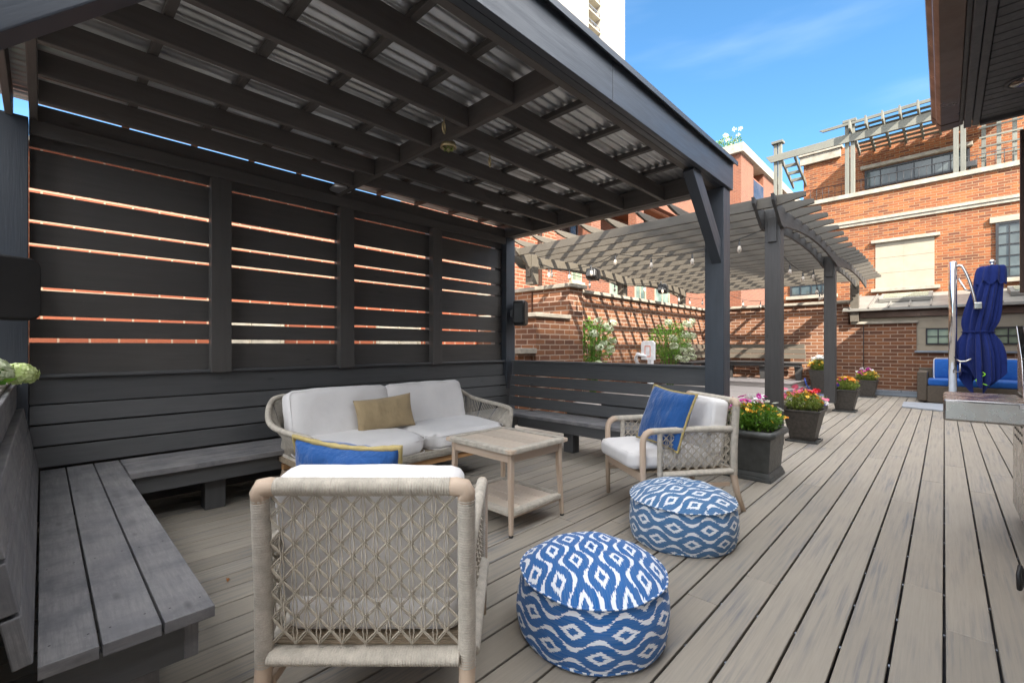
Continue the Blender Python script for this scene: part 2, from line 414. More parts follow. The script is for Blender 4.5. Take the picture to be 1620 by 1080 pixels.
# ------------------------------------------------------------------ mesh helpers
class MB:
    """collects primitives; build() links them as ONE mesh object"""
    def __init__(s):
        s.v = []; s.f = []; s.uv = []; s.mi = []; s.rn = []; s.sm = []
    def add(s, vs, fs, uvs=None, mi=0, rn=None, smooth=False):
        o = len(s.v)
        s.v += [tuple(q) for q in vs]
        r = random.random() if rn is None else rn
        for i, f in enumerate(fs):
            s.f.append([o + k for k in f])
            if uvs is not None: s.uv.append(uvs[i])
            else:
                pts = [Vector(vs[k]) for k in f]
                n = (pts[1] - pts[0]).cross(pts[-1] - pts[0])
                ax = max(range(3), key=lambda a: abs(n[a]))
                a, b = ((1, 2), (0, 2), (0, 1))[ax]
                s.uv.append([(p[a], p[b]) for p in pts])
            s.mi.append(mi); s.rn.append(r); s.sm.append(smooth)
        return s
    def frame(s, c, X, Y, Z, a, b, d, mi=0, wall=False, ch=0.0):
        """box with half sizes a b d along the unit axes X Y Z, centre c; grain along the longest axis"""
        c = Vector(c)
        P = [c + X * (a * i) + Y * (b * j) + Z * (d * k) for k in (-1, 1) for j in (-1, 1) for i in (-1, 1)]
        F = [(0, 2, 3, 1), (4, 5, 7, 6), (0, 1, 5, 4), (2, 6, 7, 3), (0, 4, 6, 2), (1, 3, 7, 5)]
        if wall:
            return s.add(P, F, None, mi)
        h = (a, b, d); axs = (X, Y, Z)
        ro, rv = random.uniform(0, 40), random.uniform(0, 40)
        uvs = []
        for f in F:
            loc = [((P[k] - c).dot(X), (P[k] - c).dot(Y), (P[k] - c).dot(Z)) for k in f]
            inp = [q for q in range(3) if max(abs(l[q] - loc[0][q]) for l in loc) > 1e-9]
            if len(inp) < 2: inp = [0, 1]
            inp.sort(key=lambda q: -h[q])
            uvs.append([(l[inp[0]] + ro, l[inp[1]] + rv + 0.37 * inp[1]) for l in loc])
        return s.add(P, F, uvs, mi)
    def box(s, lo, hi, mi=0, wall=False):
        c = [(lo[i] + hi[i]) / 2 for i in range(3)]; h = [(hi[i] - lo[i]) / 2 for i in range(3)]
        return s.frame(c, Vector((1, 0, 0)), Vector((0, 1, 0)), Vector((0, 0, 1)), h[0], h[1], h[2], mi, wall)
    def beam(s, p, q, w, h, mi=0, up=(0, 0, 1)):
        """square timber from p to q, w across and h along up"""
        p, q = Vector(p), Vector(q); X = (q - p).normalized(); up = Vector(up)
        if abs(X.dot(up)) > 0.999: up = Vector((0, 1, 0))
        Y = up.cross(X).normalized(); Z = X.cross(Y)
        return s.frame((p + q) / 2, X, Y, Z, (q - p).length / 2, w / 2, h / 2, mi)
    def tube(s, pts, r, seg=8, mi=0, closed=False, cap=True, smooth=True, rn=None, flat=1.0):
        pts = [Vector(p) for p in pts]; n = len(pts)
        rs = r if isinstance(r, (list, tuple)) else [r] * n
        vs = []; T = None; N = None; u = [0]
        for i in range(n):
            a = pts[(i - 1) % n] if closed or i > 0 else pts[i]
            b = pts[(i + 1) % n] if closed or i < n - 1 else pts[i]
            t = (b - a).normalized() if (b - a).length > 1e-9 else Vector((0, 0, 1))
            if N is None:
                N = t.orthogonal().normalized()
                if abs(t.z) < 0.9: N = Vector((0, 0, 1)).cross(t).normalized()
            else:
                N = (N - t * N.dot(t))
                N = N.normalized() if N.length > 1e-6 else t.orthogonal().normalized()
            B = t.cross(N)
            if i: u.append(u[-1] + (pts[i] - pts[i - 1]).length)
            for k in range(seg):
                an = 2 * PI * k / seg
                vs.append(pts[i] + (N * math.cos(an) + B * (math.sin(an) * flat)) * rs[i])
        fs = []; uvs = []
        for i in range(n if closed else n - 1):
            j = (i + 1) % n
            for k in range(seg):
                k2 = (k + 1) % seg
                fs.append((i * seg + k, i * seg + k2, j * seg + k2, j * seg + k))
                c = 2 * PI * max(rs[i], 1e-4) / seg
                uj = u[j] if j else u[i] + 0.01
                uvs.append([(u[i], k * c), (u[i], (k + 1) * c), (uj, (k + 1) * c), (uj, k * c)])
        if cap and not closed:
            fs.append(tuple(reversed(range(seg)))); uvs.append([(0, 0.01 * k) for k in range(seg)])
            fs.append(tuple((n - 1) * seg + k for k in range(seg))); uvs.append([(0, 0.01 * k) for k in range(seg)])
        return s.add(vs, fs, uvs, mi, rn, smooth)
    def wrap(s, pts, r, pitch=0.0075, seg=9, mi=0, amp=0.0030, flat=1.0):
        """a core wound tightly with cord: a tube with one rib for each turn"""
        pts = [Vector(p) for p in pts]
        L = [0]
        for a, b in zip(pts, pts[1:]): L.append(L[-1] + (b - a).length)
        n = max(2, int(L[-1] / pitch)); out = []; rr = []
        def at(d):
            for i in range(len(pts) - 1):
                if d <= L[i + 1] + 1e-9:
                    return pts[i].lerp(pts[i + 1], (d - L[i]) / max(1e-9, L[i + 1] - L[i]))
            return pts[-1]
        for i in range(n):
            j = random.uniform(-0.0004, 0.0004)
            for q, e in ((0.0, -amp), (0.28, 0), (0.72, 0)):
                out.append(at((i + q) * L[-1] / n)); rr.append(r + e + j)
        out.append(at(L[-1])); rr.append(r - amp)
        return s.tube(out, rr, seg, mi, flat=flat)
    def sphere(s, c, r, seg=10, rings=6, mi=0, sc=(1, 1, 1), rn=None):
        vs = [(c[0], c[1], c[2] + r * sc[2])]
        for i in range(1, rings):
            a = PI * i / rings
            for k in range(seg):
                t = 2 * PI * k / seg
                vs.append((c[0] + r * sc[0] * math.sin(a) * math.cos(t), c[1] + r * sc[1] * math.sin(a) * math.sin(t), c[2] + r * sc[2] * math.cos(a)))
        vs.append((c[0], c[1], c[2] - r * sc[2])); fs = []
        for k in range(seg): fs.append((0, 1 + k, 1 + (k + 1) % seg))
        for i in range(rings - 2):
            for k in range(seg):
                a = 1 + i * seg + k; b = 1 + i * seg + (k + 1) % seg
                fs.append((a, a + seg, b + seg, b))
        for k in range(seg):
            a = 1 + (rings - 2) * seg
            fs.append((len(vs) - 1, a + (k + 1) % seg, a + k))
        return s.add(vs, fs, None, mi, rn, True)
    def lathe(s, prof, c=(0, 0, 0), seg=24, mi=0, smooth=True, rf=None):
        """prof: (radius, z) pairs; rf(angle, i) scales the radius"""
        vs = []; fs = []
        for i, (r, z) in enumerate(prof):
            for k in range(seg):
                t = 2 * PI * k / seg; q = r * (rf(t, i) if rf else 1)
                vs.append((c[0] + q * math.cos(t), c[1] + q * math.sin(t), c[2] + z))
        for i in range(len(prof) - 1):
            for k in range(seg):
                k2 = (k + 1) % seg
                fs.append((i * seg + k, i * seg + k2, (i + 1) * seg + k2, (i + 1) * seg + k))
        fs.append(tuple(reversed(range(seg)))); fs.append(tuple((len(prof) - 1) * seg + k for k in range(seg)))
        return s.add(vs, fs, None, mi, None, smooth)
    def prism(s, poly, o, U, V, W, t, mi=0):
        """polygon (u, v) in the plane o U V, extruded t along W"""
        o, U, V, W = Vector(o), Vector(U), Vector(V), Vector(W); n = len(poly)
        a = [o + U * p[0] + V * p[1] for p in poly]; b = [p + W * t for p in a]
        ro, rv = random.uniform(0, 30), random.uniform(0, 30)
        L = [0]
        for i in range(n): L.append(L[-1] + (a[(i + 1) % n] - a[i]).length)
        fs = [tuple(range(n)), tuple(reversed(range(n, 2 * n)))]
        uvs = [[(p[0] + ro, p[1] + rv) for p in poly], [(p[0] + ro, p[1] + rv) for p in reversed(poly)]]
        for i in range(n):
            j = (i + 1) % n
            fs.append((i, n + i, n + j, j))
            uvs.append([(L[i] + ro, rv), (L[i] + ro, rv + t), (L[i + 1] + ro, rv + t), (L[i + 1] + ro, rv)])
        return s.add(a + b, fs, uvs, mi)
    def taper(s, c, bx, by, tx, ty, z0, z1, mi=0):
        """four-sided frustum"""
        P = [(c[0] + i * bx / 2, c[1] + j * by / 2, z0) for i, j in ((-1, -1), (1, -1), (1, 1), (-1, 1))]
        P += [(c[0] + i * tx / 2, c[1] + j * ty / 2, z1) for i, j in ((-1, -1), (1, -1), (1, 1), (-1, 1))]
        return s.add(P, [(3, 2, 1, 0), (4, 5, 6, 7), (0, 1, 5, 4), (1, 2, 6, 5), (2, 3, 7, 6), (3, 0, 4, 7)], None, mi)
    def leafquad(s, p, d, n, l, w, mi=0, rn=None):
        """one pointed leaf at p growing along d, facing n"""
        d = Vector(d).normalized(); n = Vector(n); sd = d.cross(n)
        sd = sd.normalized() if sd.length > 1e-5 else d.orthogonal().normalized()
        nn = sd.cross(d)
        p = Vector(p)
        return s.add([p, p + d * l * 0.5 + sd * w * 0.5 + nn * l * 0.06, p + d * l, p + d * l * 0.5 - sd * w * 0.5 + nn * l * 0.06],
                     [(0, 1, 2, 3)], None, mi, rn)
    def build(s, name, mats, parent=None, bevel=0.0, world=False, seg=2, sub=0):
        if not isinstance(mats, (list, tuple)): mats = [mats]
        me = bpy.data.meshes.new(name)
        vs = s.v; off = None
        if parent is not None and world:
            inv = parent_matrix(parent).inverted()
            vs = [tuple(inv @ Vector(q)) for q in vs]
        elif parent is None:
            xs = [q[0] for q in vs]; ys = [q[1] for q in vs]; zs = [q[2] for q in vs]
            off = ((min(xs) + max(xs)) / 2, (min(ys) + max(ys)) / 2, min(zs))
            vs = [(q[0] - off[0], q[1] - off[1], q[2] - off[2]) for q in vs]
        me.from_pydata(vs, [], s.f)
        ul = me.uv_layers.new(name='UVMap')
        ul.data.foreach_set('uv', [c for f in s.uv for p in f for c in p])
        me.polygons.foreach_set('material_index', s.mi)
        me.polygons.foreach_set('use_smooth', s.sm)
        at = me.attributes.new('rnd', 'FLOAT', 'FACE')
        at.data.foreach_set('value', s.rn)
        for mm in mats: me.materials.append(M[mm])
        me.update()
        o = bpy.data.objects.new(name, me)
        C.objects.link(o)
        if parent is not None: o.parent = parent
        if off: o.location = off
        if bevel:
            md = o.modifiers.new('bevel', 'BEVEL'); md.width = bevel; md.segments = seg
            md.limit_method = 'ANGLE'; md.angle_limit = rad(50)
        if sub:
            md = o.modifiers.new('sub', 'SUBSURF'); md.levels = sub; md.render_levels = sub
        return o

def parent_matrix(o):
    m = Matrix.Translation(o.location) @ o.rotation_euler.to_matrix().to_4x4()
    return parent_matrix(o.parent) @ m if o.parent else m
def tag(o, label=None, cat=None, group=None, kind=None):
    if label: o['label'] = label
    if cat: o['category'] = cat
    if group: o['group'] = group
    if kind: o['kind'] = kind
    return o
def thing(name, label, cat, loc=(0, 0, 0), rz=0.0, group=None):
    o = bpy.data.objects.new(name, None); C.objects.link(o)
    o.location = loc; o.rotation_euler = (0, 0, rz); o.empty_display_size = 0.1
    return tag(o, label, cat, group)
def dup(root, loc, rz=0.0, label=None):
    """a copy of a thing with copies of its parts and sub-parts"""
    r = root.copy(); C.objects.link(r); r.location = loc; r.rotation_euler = (0, 0, rz)
    if label: r['label'] = label
    for ch in list(root.children):
        c = ch.copy(); C.objects.link(c); c.parent = r
        for g in list(ch.children):
            d = g.copy(); C.objects.link(d); d.parent = c
    return r
def copypart(o, loc, parent):
    c = o.copy(); C.objects.link(c); c.parent = parent; c.location = loc
    return c
X_, Y_, Z_ = Vector((1, 0, 0)), Vector((0, 1, 0)), Vector((0, 0, 1))

# ================================================================== SETTING
tag(MB().add([(-300, -300, -0.42), (500, -300, -0.42), (500, 500, -0.42), (-300, 500, -0.42)], [(0, 1, 2, 3)]).build('ground', 'ground'), kind='structure')

# deck: boards along X, gaps with steel clips
PITCH = 0.1512
mb = MB()
rs = random.Random(3)
for i in range(-10, 37):
    y0 = i * PITCH + 0.005; y1 = (i + 1) * PITCH - 0.005
    x = -2.6 - rs.uniform(0, 3)
    while x < 14.1:
        L = rs.choice([2.44, 3.05, 3.66, 4.88]); x1 = min(x + L, 14.1)
        if x1 > -2.4 and x1 - x > 0.05:
            r_ = rs.random(); ru, rv = rs.uniform(0, 60), rs.uniform(0, 60)
            lo = (max(x, -2.6) + 0.0012, y0, -0.024); hi = (x1 - 0.0012, y1, 0.0)
            mb.frame(((lo[0] + hi[0]) / 2, (y0 + y1) / 2, -0.012), X_, Y_, Z_, (hi[0] - lo[0]) / 2, (y1 - y0) / 2, 0.012)
        x = x1
    for k in range(40):
        xx = -2.3 + k * 0.41 + rs.uniform(-0.012, 0.012)
        if y0 < 2.2: mb.box((xx, (i + 1) * PITCH - 0.0042, -0.016), (xx + 0.014, (i + 1) * PITCH + 0.0042, -0.0075), 1)
deck = mb.build('deck_boards', ['deck', 'flash'], bevel=0.0022, seg=1)
tag(deck, kind='structure')
tag(MB().box((-2.6, -1.5, -0.36), (14.1, 5.4, -0.05)).build('deck_substructure', 'black'), kind='structure')

# raised platform under the far pergola
mb = MB()
for i in range(50):
    x0 = 6.4 + i * 0.145
    if x0 < 13.2: mb.box((x0 + 0.003, 2.52, 0.176), (x0 + 0.142, 5.38, 0.2))
pl = mb.build('platform_boards', 'platform', bevel=0.002, seg=1); tag(pl, kind='structure')
tag(MB().box((6.3, 2.40, 0.003), (13.25, 2.515, 0.215)).build('platform_kerb', 'kerb', bevel=0.008), kind='structure')
tag(MB().box((6.41, 2.53, 0.002), (13.2, 5.37, 0.170)).build('platform_base', 'black'), kind='structure')
mb = MB().box((9.55, 1.62, 0.003), (10.5, 1.655, 0.145)).box((9.5, 1.63, 0.146), (10.55, 2.39, 0.172))
tag(mb.build('platform_step', 'platform', bevel=0.003), kind='structure')
mb = MB().box((12.25, 2.62, 0.203), (12.285, 5.37, 0.292)).box((12.3, 2.62, 0.203), (14.1, 2.65, 0.292))
for i in range(12): mb.box((12.23 + i * 0.152, 2.60, 0.295), (12.377 + i * 0.152, 5.37, 0.32))
tag(mb.build('bench_platform', 'platform', bevel=0.002, seg=1), kind='structure')

# ================================================================== PAVILION
pav = thing('pavilion', 'large charcoal timber pavilion with corrugated metal roof over the seating', 'pavilion', (2.25, 3.0, 0))
def pb(name, mb, mat, bevel=0.004, parent=None): return mb.build(name, mat, parent or pav, bevel, True)
POSTS = [((4.42, 1.49), (4.59, 1.665)), ((4.425, 4.35), (4.595, 4.53)), ((-0.235, 4.31), (-0.062, 4.49)), ((-0.40, 1.49), (-0.21, 1.665))]
for (a, b) in POSTS:
    pb('post', MB().box((a[0], a[1], 0.003), (b[0], b[1], 2.696)), 'char')
# front beam: two boards and a capping drip edge
mb = MB()
mb.box((-0.30, 1.466, 2.7), (2.42, 1.506, 2.955)); mb.box((2.424, 1.466, 2.7), (4.605, 1.506, 2.955))
pb('front_beam', mb, 'char', 0.003)
pb('front_beam', MB().box((-0.30, 1.509, 2.700), (4.60, 1.555, 2.90)), 'char')
pb('front_beam', MB().box((-0.30, 1.558, 2.702), (4.60, 1.609, 2.90)), 'joist')
pb('drip_edge', MB().box((-0.36, 1.44, 2.957), (4.63, 1.58, 2.972)).box((-0.36, 1.428, 2.93), (4.63, 1.437, 2.972)), 'char', 0.002)
# end beam right (three laminations), left end joist and fascia, middle beam, back beam
pb('end_beam', MB().box((4.43, 1.61, 2.70), (4.475, 4.55, 2.88)), 'joist')
pb('end_beam', MB().box((4.478, 1.61, 2.695), (4.55, 4.55, 2.87)), 'joist')
pb('end_beam', MB().box((4.553, 1.51, 2.70), (4.605, 4.62, 2.955)), 'char')
pb('end_beam', MB().box((-0.058, 1.61, 2.70), (-0.018, 4.50, 2.835)), 'joist')
pb('end_beam', MB().box((-0.165, 1.51, 2.68), (-0.13, 4.40, 2.86)), 'joist')
pb('mid_beam', MB().box((2.028, 1.61, 2.698), (2.072, 4.42, 2.845)), 'joist')
pb('back_beam', MB().box((-0.06, 4.385, 2.672), (4.42, 4.425, 2.818)), 'screen')
pb('back_beam', MB().box((-0.06, 4.352, 2.60), (4.42, 4.383, 2.70)), 'screen')
# joists along X
for y in (1.945, 2.375, 2.80, 3.232, 3.63, 4.03):
    pb('joist', MB().box((-0.016, y - 0.02, 2.703), (2.025, y + 0.02, 2.838)), 'joist')
for y in (2.10, 2.565, 3.01, 3.475, 3.90):
    pb('joist', MB().box((2.074, y - 0.02, 2.703), (4.428, y + 0.02, 2.838)), 'joist')
for x in (0.436, 0.868, 1.292, 1.70):
    pb('purlin', MB().box((x - 0.022, 1.62, 2.840), (x + 0.022, 4.47, 2.878)), 'joist')
for x in (2.545, 3.03, 3.53, 4.02):
    pb('purlin', MB().box((x - 0.022, 1.62, 2.840), (x + 0.022, 4.47, 2.878)), 'joist')
# corrugated sheet, ridges along X
mb = MB(); ny = int(2.99 / 0.0095)
vs = []; fs = []
XS = [-0.34, 0.9, 2.1, 3.3, 4.62]
for i in range(ny + 1):
    y = 1.585 + i * 0.0095
    z = 2.893 + 0.0105 * math.sin(2 * PI * y / 0.076)
    for x in XS: vs.append((x, y, z))
for i in range(ny):
    for k in range(4): fs.append((i * 5 + k, i * 5 + k + 1, i * 5 + k + 6, i * 5 + k + 5))
mb.add(vs, fs, None, 0, 0.5, True)
pb('roof_sheet', mb, 'metal', 0)
# knee braces
def brace(p, q):
    pb('knee_brace', MB().beam(p, q, 0.09, 0.14, up=(0.7, 0, 0.7)), 'char')
brace((3.80, 1.555, 2.72), (4.50, 1.555, 2.00))
brace((0.655, 1.535, 2.70), (-0.22, 1.535, 1.83))
# conical shade behind the middle beam
mb = MB().lathe([(0.02, 0.10), (0.025, 0.09), (0.10, 0.0), (0.096, 0.0)], (2.00, 4.22, 2.71), 20)
pb('spotlight_shade', mb, 'metal', 0)

# slatted screen behind the back bench: wide boards, posts and slots
scr = thing('slatted_screen', 'tall dark privacy screen of wide boards with glowing slots at the back', 'screen', (2.2, 4.45, 0.98))
for (x0, x1) in ((0.965, 1.112), (2.063, 2.212), (3.197, 3.329)):
    MB().box((x0, 4.352, 0.985), (x1, 4.44, 2.598)).build('post', 'screen', scr, 0.003, True)
GAPS = [(1.226, 1.256), (1.388, 1.408), (1.584, 1.606), (1.880, 1.902), (2.034, 2.057), (2.240, 2.271), (2.530, 2.545), (2.64, 2.668)]
cols = [(-0.0615, 1.04), (1.042, 2.14), (2.142, 3.262), (3.264, 4.424)]
for ci, (x0, x1) in enumerate(cols):
    z = 0.99
    for gi, (g0, g1) in enumerate(GAPS):
        j0 = random.uniform(-0.004, 0.004)
        if ci == 3 or ci == 2: j0 += 0.01 if gi in (1, 2) else 0
        MB().box((x0 + 0.001, 4.442, z), (x1 - 0.001, 4.462, g0 + j0)).build('board', 'screen', scr, 0.003, True)
        z = g1 + j0
MB().box((-0.06, 4.442, 2.672), (4.42, 4.466, 2.79)).build('board', 'screen', scr, 0.003, True)
for x in (0.97, 2.07, 3.2, 4.3):
    MB().box((x + 0.02, 4.464, 0.9), (x + 0.11, 4.55, 2.66)).build('batten', 'screen', scr, 0.003, True)

# ================================================================== BUILT-IN BENCHES
def bench(name, label, p0, d, n, L, cut0, cut1, zt, boards, legs, mat='bench', top='benchtop', cap=True, lean=0.10, apron=True, backs=((0.39, 0.522), (0.53, 0.664), (0.672, 0.80), (0.806, 0.985)), gaps=0.0):
    """p0: foot of the seat back on plan, d: direction along the bench, n: direction towards the sitter; seat depth from boards"""
    d, n = Vector((d[0], d[1], 0)), Vector((n[0], n[1], 0)); p0 = Vector((p0[0], p0[1], 0))
    t = thing(name, label, 'bench', p0 + d * L / 2)
    off = 0
    for w in boards:
        a = p0 + d * cut0 + n * (off + w / 2); b = p0 + d * (L - cut1) + n * (off + w / 2)
        sb = MB().beam(a + Z_ * (zt - 0.018), b + Z_ * (zt - 0.018), w - 0.007, 0.036)
        q = 0.09
        while q < (b - a).length:
            for e in (-0.3, 0.3):
                pc = a + d * (q + random.uniform(-0.012, 0.012)) + n * (w * e + random.uniform(-0.006, 0.006))
                sb.lathe([(0.0042, zt - 0.004), (0.0042, zt + 0.0004)], (pc.x, pc.y, 0), 8, 1)
            q += 0.62
        sb.build('seat_board', [top, 'iron'], t, 0.007, True, 3)
        off += w
    for i, (z0, z1) in enumerate(backs):
        f0 = (z0 - zt) / (0.98 - zt); f1 = (z1 - zt) / (0.98 - zt)
        if i == len(backs) - 1: f0 = f1 = 1.0
        z0 += gaps; a = p0 - n * (lean * f0 + 0.02); b = p0 - n * (lean * f1 + 0.02)
        ax = (b + Z_ * z1 - a - Z_ * z0).normalized()
        nn = d.cross(ax).normalized()
        c = (a + b) / 2 + Z_ * (z0 + z1) / 2 + d * (L / 2)
        MB().frame(c, d, ax, nn, L / 2, (z1 - z0) / 2, 0.019).build('back_board', mat, t, 0.004, True)
    if cap:
        c = p0 - n * (lean + 0.01) + d * (L / 2) + Z_ * 0.998
        MB().frame(c, d, n, Z_, L / 2, 0.045, 0.012).build('cap_rail', mat, t, 0.005, True)
    if apron:
        c = p0 + d * (L / 2 + (cut0 - cut1) / 2) + n * (off - 0.06) + Z_ * (zt - 0.037 - 0.058)
        MB().frame(c, d, n, Z_, (L - cut0 - cut1) / 2 - 0.03, 0.019, 0.057).build('apron', mat, t, 0.003, True)
    for s in legs:
        c = p0 + d * s + n * (off - 0.19) + Z_ * (zt - 0.098) * 0.5
        MB().frame(c, d, n, Z_, 0.066, 0.06, (zt - 0.1) / 2).build('leg', mat, t, 0.004, True)
    return t
ZT = 0.38
bb = bench('corner_bench', 'long charcoal slatted bench running along the screen behind the sofa', (-0.06, 4.31), (1, 0), (0, -1), 4.56, 0.45, 0.16, ZT, [0.13, 0.135, 0.135, 0.14], [0.95, 2.3, 3.6])
rb = bench('corner_bench', 'charcoal slatted bench between the corner post and the open front post', (4.42, 1.66), (0, 1), (-1, 0), 2.66, 0.0, 0.52, ZT, [0.142, 0.143, 0.145], [0.35, 1.41], gaps=0.004)
lb = bench('corner_bench', 'weathered bench in the lower left corner with worn boards and a cut end', (-0.012, 1.672), (0, 1), (1, 0), 2.63, 0.0, 0.0, ZT, [0.124, 0.137, 0.135], [0.16, 1.4], cap=False, mat='benchtop', backs=((0.39, 0.522), (0.53, 0.664), (0.672, 0.80), (0.806, 0.965)))
MB().box((0.0, 1.705, 0.228), (0.318, 1.735, 0.342)).build('end_apron', 'bench', lb, 0.003, True)
for g, bt in (('built-in benches round the pavilion', (bb, rb, lb)),):
    for q in bt: q['group'] = g
MB().box((-0.24, 4.466, 0.003), (4.42, 4.484, 0.97)).build('back_panel', 'screen', bb, 0, True)
MB().box((4.535, 1.67, 0.003), (4.55, 2.9, 0.62)).build('back_panel', 'screen', rb, 0, True)
# ledge box behind the left bench with hydrangeas in it
lg = thing('ledge_planter', 'rough topped timber planter ledge behind the left bench', 'planter', (-0.4, 3.0, 0))
MB().box((-0.72, 1.2, 0.962), (-0.135, 4.28, 0.985)).build('top', 'ledge', lg, 0.006, True)
MB().box((-0.70, 1.2, 0.003), (-0.155, 4.28, 0.96)).build('body', 'bench', lg, 0.004, True)

# ================================================================== FAR PERGOLA
pg = thing('curved_pergola', 'grey arched pergola with a lattice of rafters beyond the pavilion', 'pergola', (9.5, 3.4, 0))
FX = (6.2, 9.95, 14.12); WX = (6.2, 9.55, 12.9)
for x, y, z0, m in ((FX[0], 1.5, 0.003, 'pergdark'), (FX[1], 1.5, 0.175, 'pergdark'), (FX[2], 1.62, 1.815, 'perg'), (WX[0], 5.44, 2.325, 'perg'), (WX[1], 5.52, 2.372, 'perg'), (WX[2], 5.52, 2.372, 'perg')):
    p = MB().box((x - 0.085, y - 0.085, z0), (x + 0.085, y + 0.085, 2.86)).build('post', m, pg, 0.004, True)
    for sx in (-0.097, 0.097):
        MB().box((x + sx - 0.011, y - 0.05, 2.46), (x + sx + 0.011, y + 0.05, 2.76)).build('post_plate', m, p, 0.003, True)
def archbeam(x0, x1, y, m, up=0.13, z=2.66, e0=0.0, e1=0.0):
    n = 18; top = []; bot = []
    for i in range(n + 1):
        t = i / n; x = x0 + (x1 - x0) * t; q = 1 - (2 * t - 1) ** 2
        bot.append((x, z + up * q)); top.append((x, z + 0.19 + up * 0.55 * q))
    for a in range(2):
        yy = y + (-0.115 if a == 0 else 0.087)
        MB().prism(bot + top[::-1], (0, yy, 0), X_, Z_, Y_, 0.03).build('arched_beam', m, pg, 0.003, True)
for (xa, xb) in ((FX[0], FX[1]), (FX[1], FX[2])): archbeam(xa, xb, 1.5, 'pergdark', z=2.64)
for (xa, xb) in ((WX[0], WX[1]), (WX[1], WX[2])): archbeam(xa, xb, 5.5, 'perg', z=2.62)
# beam horns past the first post
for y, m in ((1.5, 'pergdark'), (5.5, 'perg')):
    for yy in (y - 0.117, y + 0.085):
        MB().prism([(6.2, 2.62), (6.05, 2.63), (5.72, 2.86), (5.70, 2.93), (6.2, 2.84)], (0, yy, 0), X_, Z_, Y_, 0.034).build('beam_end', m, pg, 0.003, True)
raf = None
for i in range(20):
    x = 5.83 + i * 0.435
    t = ((x - 5.8) % 3.8) / 3.8
    z = 2.80 + 0.05 * (1 - (2 * t - 1) ** 2)
    if raf is None:
        prof = [(1.10, 0.10), (1.10, 0.055), (1.42, 0.0), (5.55, 0.0), (5.85, 0.06), (5.85, 0.095), (5.6, 0.125), (1.40, 0.125), (1.12, 0.112)]
        raf = MB().prism(prof, (-0.02, 0, 0), Y_, Z_, X_, 0.04).build('rafter', 'perg', pg, 0.003)
        raf.location = (x - 9.5, -3.4, z)
    else: copypart(raf, (x - 9.5, -3.4, z), pg)
sl_ = None
for y in (2.10, 2.575, 3.03, 3.51, 3.95, 4.44, 4.91, 5.35):
    if sl_ is None:
        prof = [(5.62, 0.085), (5.60, 0.06), (5.70, 0.03), (5.86, 0.0), (14.4, 0.0), (14.4, 0.09), (5.86, 0.09)]
        sl_ = MB().prism(prof, (0, -0.02, 0), X_, Z_, Y_, 0.04).build('slat', 'perg', pg, 0.003)
        sl_.location = (-9.5, y - 3.4, 2.96)
    else: copypart(sl_, (-9.5, y - 3.4, 2.96), pg)

# ================================================================== WALLS AND BUILDINGS
w = thing('brick_wall', 'long brown brick wall with pale coping behind the hydrangeas', 'wall', (10.6, 5.7, 0))
MB().box((6.9, 5.42, -0.3), (14.2, 5.75, 2.30), wall=True).build('brickwork', 'brickwall', w, 0, True)
MB().box((6.885, 5.36, 2.303), (14.14, 5.80, 2.37)).build('coping', 'cap', w, 0.008, True)
w = thing('brick_wall', 'rough brown brick wall behind the far bench, stepped down at its right end', 'wall', (14.35, 2.5, 0))
MB().box((14.205, 1.76, -0.3), (14.5, 5.76, 2.30), wall=True).box((14.203, 0.47, -0.3), (14.5, 1.758, 1.75), wall=True).box((14.207, -2.6, -0.3), (14.5, 0.468, 1.10), wall=True).build('brickwork', 'brickwall', w, 0, True)
MB().box((14.145, 1.72, 2.303), (14.6, 5.80, 2.37)).build('coping', 'cap', w, 0.008, True)
MB().box((14.14, 0.44, 1.752), (14.6, 1.70, 1.812)).build('coping', 'cap', w, 0.008, True)
MB().box((14.13, -2.6, 0.004), (14.20, 5.4, 0.05)).box((14.16, -2.6, 0.052), (14.202, 5.4, 0.145)).build('base_flashing', 'flash', w, 0.004, True)
MB().tube([(14.17, 1.45, 0.15), (14.17, 1.45, 1.74)], 0.008, 6).build('conduit', 'cable', w, 0, True)
# stepped pier
w = thing('brick_pier', 'stepped brick pier with stone caps left of the long wall', 'pier', (6.2, 5.3, 0))
MB().box((6.48, 4.8, -0.3), (6.89, 7.2, 2.25), wall=True).build('brickwork', 'brickwall', w, 0, True)
MB().box((5.57, 4.802, -0.3), (6.478, 6.2, 1.68), wall=True).build('brickwork', 'brickwall', w, 0, True)
MB().box((5.25, 4.9, -0.3), (5.568, 6.2, 1.08), wall=True).build('brickwork', 'brickwall', w, 0, True)
MB().box((6.42, 4.74, 2.253), (6.95, 7.2, 2.322)).build('stone_cap', 'cap', w, 0.008, True)
MB().box((5.51, 4.74, 1.683), (6.46, 6.2, 1.75)).build('stone_cap', 'cap', w, 0.008, True)
MB().box((5.2, 4.80, 1.083), (5.60, 6.2, 1.17)).build('stone_cap', 'cap', w, 0.008, True)
MB().box((6.462, 5.66, 1.76), (6.478, 5.69, 2.24)).build('downpipe', 'bronze', w, 0, True)

